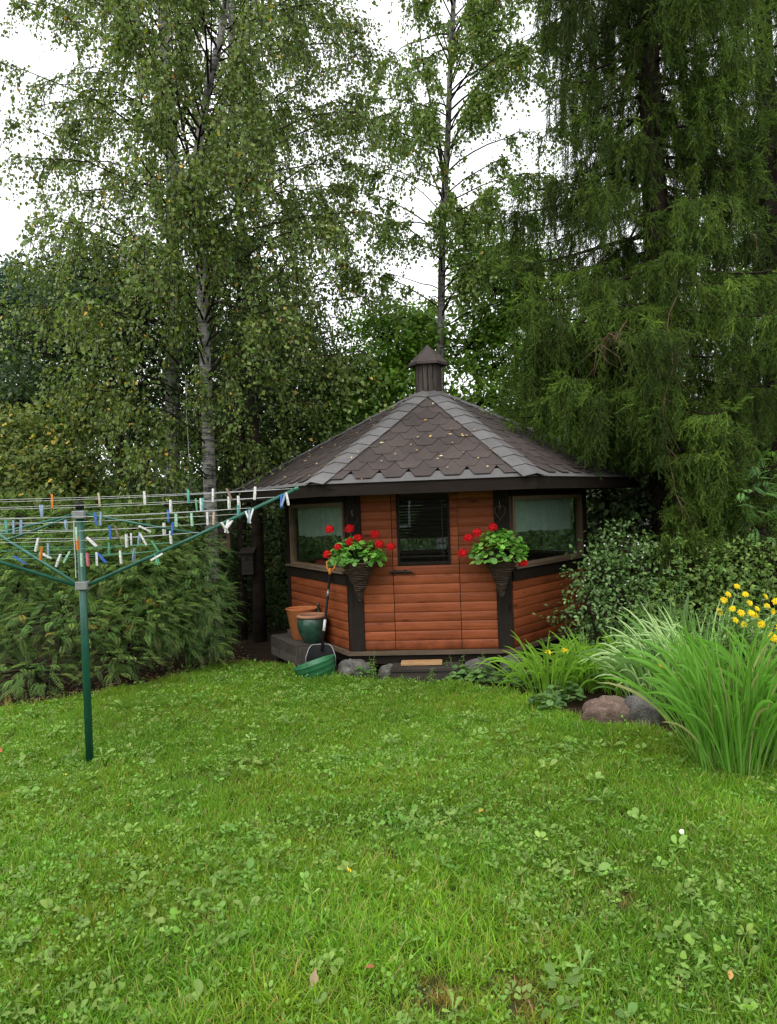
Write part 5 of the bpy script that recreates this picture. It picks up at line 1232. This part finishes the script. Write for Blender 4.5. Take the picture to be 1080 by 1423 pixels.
p = G(1032, 1074); strap_clump('ornamental_grass', 'tall arching clump of bright green strap leaves at the lawn edge', 'grass clump', (p.x, p.y + .12, -.01), 300, .25, (.55, 1.0), (.008, .016), (.05, 1.25), GR + [(.26, .26, .12)], False, 11, 'strap-leaved clumps', tiltmax=25)
p = G(1065, 1060); strap_clump('ornamental_grass', 'green strap-leaved clump at the right picture edge', 'grass clump', (p.x + .12, p.y + .1, -.01), 190, .26, (.55, .98), (.008, .016), (.1, 1.5), GR, False, 12, 'strap-leaved clumps', tiltmax=30)
p = G(985, 985); strap_clump('ornamental_grass', 'white-edged striped grass clump behind the tall green one', 'grass clump', (p.x, p.y + .1, -.01), 170, .28, (.65, .95), (.014, .02), (.2, 1.6), [(.12, .22, .07), (.10, .20, .055)], True, 13, 'strap-leaved clumps', tiltmax=30)
p = G(925, 985); strap_clump('ornamental_grass', 'pale arching grass clump right behind the pinkish boulder', 'grass clump', (p.x, p.y + .1, -.01), 150, .25, (.45, .8), (.012, .018), (.5, 2.3), [(.11, .20, .06), (.13, .22, .075)], True, 14, 'strap-leaved clumps')
LY = [(.14, .26, .028), (.18, .30, .04), (.11, .20, .024)]
for i, (px, py, n, lb) in enumerate(((770, 968, 130, 'yellow-green daylily clump in front of the right hut corner'), (825, 962, 130, 'yellow-green daylily clump in the middle of the bed'), (880, 968, 110, 'daylily clump nearest the striped grass'))):
    p = G(px, py); strap_clump('daylily', lb, 'daylily', (p.x, p.y + .15, -.01), n, .24, (.38, .62), (.012, .018), (.5, 2.1), LY, False, 15 + i, 'daylilies in the bed', tiltmax=44)
# sword leaves behind
p = G(945, 950); strap_clump('iris', 'upright sword leaves in the middle of the bed', 'iris', (p.x, p.y + .2, -.01), 40, .2, (.6, .85), (.025, .034), (.05, .4), [(.07, .13, .04), (.09, .15, .05)], False, 19, None, tiltmax=14)

def daisy(parent, p, rad, nrm, cols, npet=13, center=(.30, .13, .01)):
    nrm = np.array(nrm) / np.linalg.norm(nrm); a = np.cross(nrm, [0, .3, 1.0]); a /= np.linalg.norm(a); b = np.cross(nrm, a); P = []; D = []; Nn = []
    for ring, off in ((1.0, 0), (.72, .25)):
        for k in range(npet):
            t = (k + off) * 2 * math.pi / npet + rng.normal(0, .06); P.append(nrm * .002); D.append((a * math.cos(t) + b * math.sin(t)) + nrm * (.08 if ring == 1 else .45)); Nn.append(nrm)
    n = len(P); ln = np.r_[np.full(npet, rad), np.full(npet, rad * .7)] * rng.uniform(.88, 1.08, n)
    o = link('flower', arr_mesh('flower', *leaves(np.array(P), np.array(D), np.array(Nn), ln, ln * .34, tints(n, cols, .10), T_OVAL)), M['petal'], parent); o.location = p
    mb = MB(); q = Vector(nrm).to_track_quat('Z', 'Y').to_matrix().to_4x4(); mb.lathe([(rad * .28, .002), (rad * .26, rad * .14), (rad * .15, rad * .22), (.0005, rad * .24)], 10, q)
    mb.build('flower_center', M['terracotta'] if center is None else MCEN, o, True)
MCEN = mat_plain('flower_disc', (.52, .32, .02), .9, .3, 80, .1)
def herb(name, label, cat, base, stems, lsz, cols, seed, flowers=(), fcols=None, frad=.035, group=None, T=T_LANCE, density=17):
    """upright leafy stems; stems = list of top offsets"""
    r = np.random.default_rng(seed); t = tag(empty(name, base), label, cat, group); mb = MB(); P = []; D = []; Nn = []; L = []
    for top in stems:
        top = np.array(top, float); b0 = np.array([top[0] * .35, top[1] * .35, 0]); k = np.linspace(0, 1, 6)[:, None]; Q = b0 + (top - b0) * k + np.array([.02, 0, 0]) * np.sin(k * 3 + r.random() * 6); mb.tube([tuple(q) for q in Q], [.006, .005, .005, .004, .003, .002], 5)
        for i in range(density):
            s = .12 + .86 * i / density; f = s * 5; a = min(int(f), 4); q = Q[a] + (Q[a + 1] - Q[a]) * (f - a)
            for sg in (0, math.pi):
                az = i * 1.57 + sg + r.normal(0, .3); P.append(q); D.append([math.cos(az), math.sin(az), r.uniform(.0, .5) - .25]); Nn.append([r.normal(0, .2), r.normal(0, .2), 1]); L.append(lsz * (1.05 - .55 * s) * r.uniform(.75, 1.2))
    mb.build('stems', mat_leafgreen, t); L = np.array(L)
    foliage('foliage', np.array(P), np.array(D), np.array(Nn), L, L * .34, tints(len(P), cols, .18, r), M['leaf'], t, T)
    for (px, py, Y) in flowers:
        w = U(px, py, Y) - Vector(base); mbq = MB(); daisy(t, w, frad * r.uniform(.85, 1.15), (r.normal(0, .3), -.8, .55 + r.normal(0, .2)), fcols)
    return t
YF = [(.80, .60, .010), (.84, .67, .02), (.78, .54, .008)]
p = G(1040, 1000); B_ = (p.x + .05, 6.25, 0)
def tops(lst, base, extra, seed):
    r = np.random.default_rng(seed); out = [tuple(U(*q) - Vector(base) - Vector((0, 0, .02))) for q in lst]
    for i in range(extra): o = out[r.integers(0, len(lst))]; out.append((o[0] + r.normal(0, .1), o[1] + r.normal(0, .1), o[2] * r.uniform(.6, .98)))
    return out
fl1 = [(1012, 826, 6.2), (1036, 826, 6.15), (1018, 846, 6.1), (1030, 852, 6.1), (1006, 834, 6.2), (1024, 815, 6.3), (1042, 838, 6.15), (1000, 850, 6.2), (1034, 868, 6.0), (1022, 862, 6.05)]
herb('yellow_daisy_plant', 'tall plant with yellow daisies rising behind the striped grass', 'flower', B_, tops(fl1, B_, 20, 1), .14, [(.10, .17, .05), (.13, .20, .06), (.08, .14, .04)], 201, fl1, YF, .032, 'yellow daisies at the right edge')
B2_ = (U(1068, 900, 6.0).x, 6.0, 0); fl2 = [(1064, 829, 6.0), (1052, 846, 5.95), (1044, 852, 5.9), (1074, 850, 6.0), (1049, 855, 6.0), (1066, 842, 6.1), (1078, 836, 6.1), (1058, 868, 5.9)]
herb('yellow_daisy_plant', 'tall plant with yellow daisies just inside the right picture edge', 'flower', B2_, tops(fl2, B2_, 20, 2), .14, [(.10, .17, .05), (.13, .20, .06)], 202, fl2, YF, .031, 'yellow daisies at the right edge')
B3_ = (U(1090, 900, 5.3).x, 5.35, 0); fl3 = [(1074, 886, 5.3), (1086, 872, 5.3)]
herb('yellow_daisy_plant', 'nearest yellow daisy plant cut by the right picture edge, lowest blooms', 'flower', B3_, tops(fl3, B3_, 12, 3), .13, [(.10, .17, .05), (.13, .20, .06)], 203, fl3, YF, .040, 'yellow daisies at the right edge')
# daylily blooms
for px, py, Y, lb in ((762, 907, 7.1, 'small yellow daylily bloom low at the hut corner'), (785, 904, 7.1, 'yellow daylily bloom on the middle clump, highest one'), (918, 926, 6.0, 'single orange bloom leaning out over the pinkish boulder')):
    w = U(px, py, Y); t = tag(empty('daylily_bloom', w), lb, 'flower', 'daylily blooms in the bed'); daisy(t, (0, 0, 0), .04, (0, -.6, .8), YF if px < 900 else [(.75, .25, .01), (.80, .32, .02)], 6)
    part('stalk', mat_leafgreen, t, lambda m: m.tube([(0, 0, 0), (.01, .05, -.15), (.03, .12, -w.z)], .0035, 5))
# other perennials in the bed
HG = 'leafy perennials in the bed'
GP = [(.085, .15, .035), (.11, .18, .045), (.065, .115, .03)]
def stems_fan(n, w, h, seed):
    r = np.random.default_rng(seed); return [(r.normal(0, w), r.normal(0, w * .7), h * r.uniform(.7, 1.05)) for _ in range(n)]
for i, (px, Y, n, w, h, ls, lb) in enumerate(((893, 7.3, 5, .07, .72, .17, 'pale large-leaved stalk standing free in the middle of the bed'), (940, 7.2, 12, .16, .75, .09, 'bushy fine-leaved perennial behind the striped grass'), (865, 7.4, 12, .16, .5, .09, 'low bushy perennial below the berry shrub'),
        (975, 7.0, 12, .18, .72, .10, 'bushy perennial between the striped grass and the daisies'), (915, 7.8, 14, .2, .85, .09, 'tall bushy perennial at the foot of the spruce'), (1020, 7.2, 12, .2, .85, .1, 'bushy perennial behind the yellow daisies'), (820, 7.5, 12, .16, .42, .08, 'low green perennial behind the daylilies'),
        (1075, 7.2, 12, .2, .9, .11, 'tall green perennial at the right edge behind the daisies'))):
    b = U(px, 900, Y); herb('perennial', lb, 'plant', (b.x, Y, 0), stems_fan(n, w, h, 300 + i), ls, GP if i else [(.13, .20, .085), (.15, .23, .10)], 300 + i, group=HG, density=15)
# spire with pale bloom
b = U(944, 900, 7.9); herb('perennial', 'slender spire reaching up in front of the spruce', 'plant', (b.x, 7.9, 0), [(.02, 0, 1.45), (.06, .03, 1.2), (-.06, 0, 1.1)], .11, [(.10, .17, .06), (.13, .20, .08)], 330, group=HG, density=26)
# low plants in front of the hut base: round-leaved mounds and weeds
for i, (px, py, n, rad, sz, lb) in enumerate(((640, 948, 60, .12, .06, 'low round-leaved plant at the right end of the step'), (672, 950, 70, .14, .065, 'low round-leaved mound beside the rounded foundation stone'), (708, 952, 80, .15, .07, 'round-leaved mound at the right front corner of the hut'), (735, 958, 70, .14, .06, 'round-leaved mound between the hut corner and the daylilies'), (560, 946, 45, .12, .05, 'low weeds along the front of the step'),
        (505, 944, 50, .12, .05, 'low weeds below the left front corner of the hut'), (785, 975, 70, .15, .06, 'round-leaved mound at the front edge of the bed'), (760, 990, 50, .13, .055, 'dark low plant where the bed meets the lawn'))):
    r = np.random.default_rng(400 + i); p = G(px, py); t = tag(empty('low_plant', (p.x, p.y, 0)), lb, 'plant', 'low plants along the hut base')
    th = r.random(n) * 6.28; q = rad * np.sqrt(r.random(n)); h = .14 * (1 - (q / rad) ** 2 * .6) * r.uniform(.5, 1.15, n); P = np.c_[q * np.cos(th), q * np.sin(th), h + .02]; az = th + r.normal(0, .5, n)
    k = 11; an = np.linspace(0, 2 * math.pi, k, endpoint=False); rr = .5 * (1 + .08 * np.cos(an * 5)); tv = np.r_[[[.2, 0, -.03]], np.c_[.45 + rr * np.cos(an), rr * np.sin(an), .07 + 0 * an]]; tf = np.array([[0, 1 + j, 1 + (j + 1) % k] for j in range(k)])
    s = sz * r.uniform(.6, 1.2, n); foliage('foliage', P, np.c_[np.cos(az), np.sin(az), r.normal(-.2, .2, n)], np.c_[np.cos(th) * .3, np.sin(th) * .3 - .2, np.ones(n)] + r.normal(0, .2, (n, 3)), s, s, tints(n, [(.07, .13, .035), (.09, .16, .045), (.05, .10, .03)], .2, r), M['leaf'], t, (tv, tf))
    mb = MB()
    for j in range(0, n, 2): mb.tube([(P[j, 0] * .3, P[j, 1] * .3, 0), (P[j, 0] * .8, P[j, 1] * .8, P[j, 2] * .7), tuple(P[j])], .0022, 4)
    mb.build('stems', mat_leafgreen, t)
for i, (px, py, Y, h, lb) in enumerate(((519, 935, 7.9, .33, 'thin weed with yellow leaves in front of the left corner board'), (628, 938, 7.85, .26, 'upright weed at the right end of the step'), (645, 930, 8.0, .24, 'thin pale-stemmed weed right of the step'), (672, 930, 8.0, .26, 'thin purple-topped weed under the right hut panel'), (600, 945, 7.6, .2, 'grassy weed in front of the fresh plank'))):
    b = U(px, py, Y); herb('weed', lb, 'plant', (b.x, Y, 0), [(0, 0, h), (.03, .01, h * .7), (-.03, 0, h * .8)], .06, [(.10, .16, .05), (.13, .17, .05)], 420 + i, group='weeds along the hut base', density=9)

# ================================================================== lawn grass and lawn weeds (nobody could count them)
def tuft(seed, nb, rad, h, w, lean):
    r = np.random.default_rng(seed); V = []; F = []; Tn = []; o = 0
    for i in range(nb):
        a = r.random() * 6.28; q = rad * math.sqrt(r.random()); H_ = h * r.uniform(.45, 1.15); ld = r.random() * 6.28; ln = r.uniform(.15, lean) * H_; ww = w * r.uniform(.7, 1.25); ww2 = np.array([-math.sin(ld + r.normal(0, .8)), math.cos(ld + r.normal(0, .8)), 0]) * ww / 2
        p0 = np.array([q * math.cos(a), q * math.sin(a), -.005]); d = np.array([math.cos(ld), math.sin(ld), 0])
        P = [p0 + d * ln * s ** 2 + np.array([0, 0, H_ * (s - .28 * s * s * (ln / H_))]) for s in (0, .4, .75, 1)]
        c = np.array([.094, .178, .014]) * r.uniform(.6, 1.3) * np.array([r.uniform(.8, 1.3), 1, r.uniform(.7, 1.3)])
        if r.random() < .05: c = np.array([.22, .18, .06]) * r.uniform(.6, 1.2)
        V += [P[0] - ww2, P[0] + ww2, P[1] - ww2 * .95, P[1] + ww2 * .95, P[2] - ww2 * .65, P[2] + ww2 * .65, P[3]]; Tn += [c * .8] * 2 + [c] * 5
        F += [(o, o + 1, o + 3), (o, o + 3, o + 2), (o + 2, o + 3, o + 5), (o + 2, o + 5, o + 4), (o + 4, o + 5, o + 6)]; o += 7
    return arr_mesh('tuft', np.array(V), np.array(F), np.array(Tn))
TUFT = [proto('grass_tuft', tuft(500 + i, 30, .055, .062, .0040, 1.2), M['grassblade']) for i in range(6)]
r = np.random.default_rng(55)
def lawn_points(n, margin=1.0):
    x = r.uniform(-6, 5.5, n); y = r.uniform(1.9, 9.4, n); ok = in_poly(x, y, LAWN) & (np.abs(x) < .52 * y + margin); return x[ok], y[ok]
x, y = lawn_points(58000)
lng = vnoise(x, y, 1.6, 21) * .6 + vnoise(x, y, 4.5, 22) * .4
bare = vnoise(x, y, 3.0, 23)
keep = ~((bare > .9) & (r.random(len(x)) < .45)); x, y, lng = x[keep], y[keep], lng[keep]; n = len(x)
edge_t = np.array([min((a - e.x) ** 2 + (b - e.y) ** 2 for e in lawn_edge) for a, b in zip(x, y)]) ** .5
sc = (.62 + .75 * lng) * r.uniform(.8, 1.2, n) * (1 + .5 * np.clip(1 - edge_t / .4, 0, 1))
shade = vnoise(x, y, .9, 24)[:, None]; hue = vnoise(x, y, 2.2, 25)[:, None]
it = (.78 + .45 * shade) * (np.array([1.12, 1.0, .9]) * hue + np.array([.88, 1.02, 1.05]) * (1 - hue))
for px_, py_, rr_ in ((530, 1192, .10), (735, 1392, .14), (612, 1396, .12), (290, 1285, .07), (860, 1250, .09), (640, 1270, .06)):
    g_ = G(px_, py_); q_ = np.hypot(x - g_.x, (y - g_.y)) + r.normal(0, rr_ * .3, n); th_ = q_ < rr_
    it[th_] = np.array([1.9, .88, 2.6]) * r.uniform(.7, 1.1, (int(th_.sum()), 1)); sc[th_] *= .62
rot = np.c_[r.normal(0, .10, n), r.normal(0, .10, n), r.random(n) * 6.28]
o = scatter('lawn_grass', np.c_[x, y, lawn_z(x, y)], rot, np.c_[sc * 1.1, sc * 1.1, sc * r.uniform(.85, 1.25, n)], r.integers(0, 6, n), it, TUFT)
tag(o, 'short uneven green lawn grass covering the foreground', 'grass', kind='stuff'); print('tufts', n)
# broad-leaved weeds: rosettes of lobed, rounded and long leaves
def rosette(seed, kind):
    r = np.random.default_rng(seed); nl = {0: 6, 1: 5, 2: 8}[kind]; parts = []
    for i in range(nl):
        az = i * 2.4 + r.normal(0, .25); el = r.uniform(.35, 1.25); L = {0: .052, 1: .040, 2: .018}[kind] * r.uniform(.65, 1.2); W = {0: .014, 1: .017, 2: .014}[kind] * r.uniform(.85, 1.2)
        m = 9; s = np.linspace(0, 1, m)
        if kind == 0: wprof = np.interp(s, [0, .2, .45, .7, .88, 1], [.12, .25, .6, 1, .8, 0]) * np.where(np.arange(m) % 2 == 0, 1.0, .62)
        elif kind == 1: wprof = np.interp(s, [0, .25, .4, .6, .85, 1], [.08, .10, .7, 1, .75, 0])
        else: wprof = np.interp(s, [0, .1, .4, .7, .92, 1], [.05, .4, .95, 1, .6, 0])
        base = np.zeros(3); d = np.array([math.cos(az), math.sin(az), 0]); sd = np.array([-math.sin(az), math.cos(az), 0])
        if kind == 2: base = d * r.uniform(.01, .05) * 1.0 + np.array([0, 0, r.uniform(.02, .055)])
        cl = base + d * (L * s * math.cos(el * .8))[:, None]; cl[:, 2] += L * (math.sin(el) * s - .55 * math.sin(el) * s ** 2) + (.008 if kind != 2 else 0)
        roll = r.normal(0, .35); up = np.array([0, 0, 1.0]); e1 = sd * math.cos(roll) + up * math.sin(roll)
        lft = cl + e1 * (wprof * W / 2)[:, None] + up * (wprof * W * .12)[:, None]; rgt = cl - e1 * (wprof * W / 2)[:, None] + up * (wprof * W * .12)[:, None]
        V = np.concatenate([cl, lft, rgt]); F = []
        for j in range(m - 1): F += [(j, j + 1, m + j + 1), (j, m + j + 1, m + j), (j, 2 * m + j + 1, j + 1), (j, 2 * m + j, 2 * m + j + 1)]
        c = np.array({0: [.125, .205, .042], 1: [.135, .215, .046], 2: [.09, .17, .024]}[kind]) * r.uniform(.7, 1.25); parts.append((V, np.array(F), np.tile(c, (3 * m, 1))))
    return arr_mesh('rosette', *cat3(parts))
ROS = [proto('weed_rosette', rosette(600 + i, i % 3), M['weed']) for i in range(9)]
x, y = lawn_points(52000)
dn = vnoise(x, y, 1.3, 31) * .55 + vnoise(x, y, 3.6, 32) * .45
keep = r.random(len(x)) < np.clip((dn - .25) * 1.6, .12, .85); x, y = x[keep], y[keep]; n = len(x)
sc = r.uniform(.5, 1.25, n); big = r.random(n) < .09; sc[big] *= 1.75
it = (.8 + .5 * r.random((n, 1))) * np.array([1, 1, 1.0]) * (1 + r.normal(0, .07, (n, 3)))
ki = r.choice([0, 3, 6, 1, 4, 7, 2, 5, 8], n, p=[.15, .15, .15, .13, .13, .13, .06, .05, .05])
o = scatter('lawn_weeds', np.c_[x, y, lawn_z(x, y) + .012 + .018 * r.random(n)], np.c_[r.normal(.15, .32, n), r.normal(0, .32, n), r.random(n) * 6.28], np.repeat(sc[:, None], 3, 1), ki, it, ROS)
tag(o, 'broad-leaved weeds such as dandelion and clover growing through the lawn', 'weeds', kind='stuff'); print('weeds', n)

# ================================================================== fallen leaves
T_CURL = (np.array([[0, 0, 0], [.12, -.22, .10], [.35, -.44, .20], [.62, -.36, .14], [.85, -.14, .10], [1.05, .02, .18], [.83, .16, .06], [.60, .40, .10], [.33, .42, .16], [.12, .24, .08], [.3, 0, .0], [.65, 0, -.02]]),
          np.array([[0, 10, 1], [1, 10, 2], [2, 10, 11], [2, 11, 3], [3, 11, 4], [4, 11, 5], [5, 11, 6], [6, 11, 7], [7, 11, 10], [7, 10, 8], [8, 10, 9], [9, 10, 0]]))
def fallen(p, nrm, size, col, label, group, seed):
    r = np.random.default_rng(seed); a = r.random() * 6.28; nrm = np.array(nrm); nrm = nrm / np.linalg.norm(nrm); t1 = np.cross(nrm, [1, 0, .1]); t1 /= np.linalg.norm(t1); t2 = np.cross(nrm, t1)
    d = t1 * math.cos(a) + t2 * math.sin(a) + nrm * r.uniform(0, .25)
    me = arr_mesh('fallen_leaf', *leaves(np.zeros((1, 3)), d[None], (nrm + r.normal(0, .2, 3))[None], size, size * .62, np.array([col]), T_CURL)); o = link('fallen_leaf', me, M['leafmat']); o.location = p
    return tag(o, label, 'leaf', group)
r = np.random.default_rng(66); kk = 0
for k, cnt_, where in ((1, 30, 'front slope'), (0, 36, 'left slope'), (2, 6, 'right slope')):
    Mk, hl, tip = roof_frame(k); got = 0
    while got < cnt_:
        v = r.random() * tip[1] * .95; u = r.uniform(-hl, hl) * .97
        if abs(u - tip[0] * v / tip[1]) > hl * (1 - v / tip[1]) - .05: continue
        w = hutM @ Mk @ Vector((u, v, .036)); nr = (hutM @ Mk).to_3x3() @ Vector((0, 0, 1))
        fallen(w, nr, r.uniform(.026, .045), tints(1, [(.36, .25, .13), (.42, .24, .07), (.30, .22, .14), (.46, .36, .24)], .15, r)[0], f'small fallen yellowish birch leaf lying on the {where} of the hut roof', f'fallen leaves on the {where} of the roof', 700 + kk); got += 1; kk += 1
for px, py, sz, col, lb in ((434, 1392, .065, (.24, .17, .11), 'large curled pale brown leaf on the lawn at the bottom of the picture'), (522, 1362, .042, (.24, .085, .045), 'reddish brown leaf on the lawn near the bottom of the picture'), (488, 1228, .035, (.60, .42, .05), 'small yellow leaf in the middle of the lawn'), (175, 1127, .035, (.45, .22, .04), 'small orange leaf on the lawn right of the dryer pole'),
        (3, 1052, .055, (.33, .09, .05), 'reddish leaf on the lawn at the left picture edge'), (671, 1131, .04, (.45, .24, .06), 'small orange brown leaf in the centre right of the lawn'), (93, 1082, .03, (.70, .60, .05), 'tiny bright yellow dandelion petal head left of the dryer pole'), (1015, 1370, .04, (.42, .24, .08), 'small tan leaf in the lower right corner of the lawn'), (945, 1158, .05, (.62, .62, .50), 'pale whitish leaf standing in the grass at the right')):
    g = G(px, py); g.z = lawn_z(g.x, g.y) + .04; fallen(g, (0, -.4, 1), sz, col, lb, 'fallen leaves on the lawn', 900 + int(px))
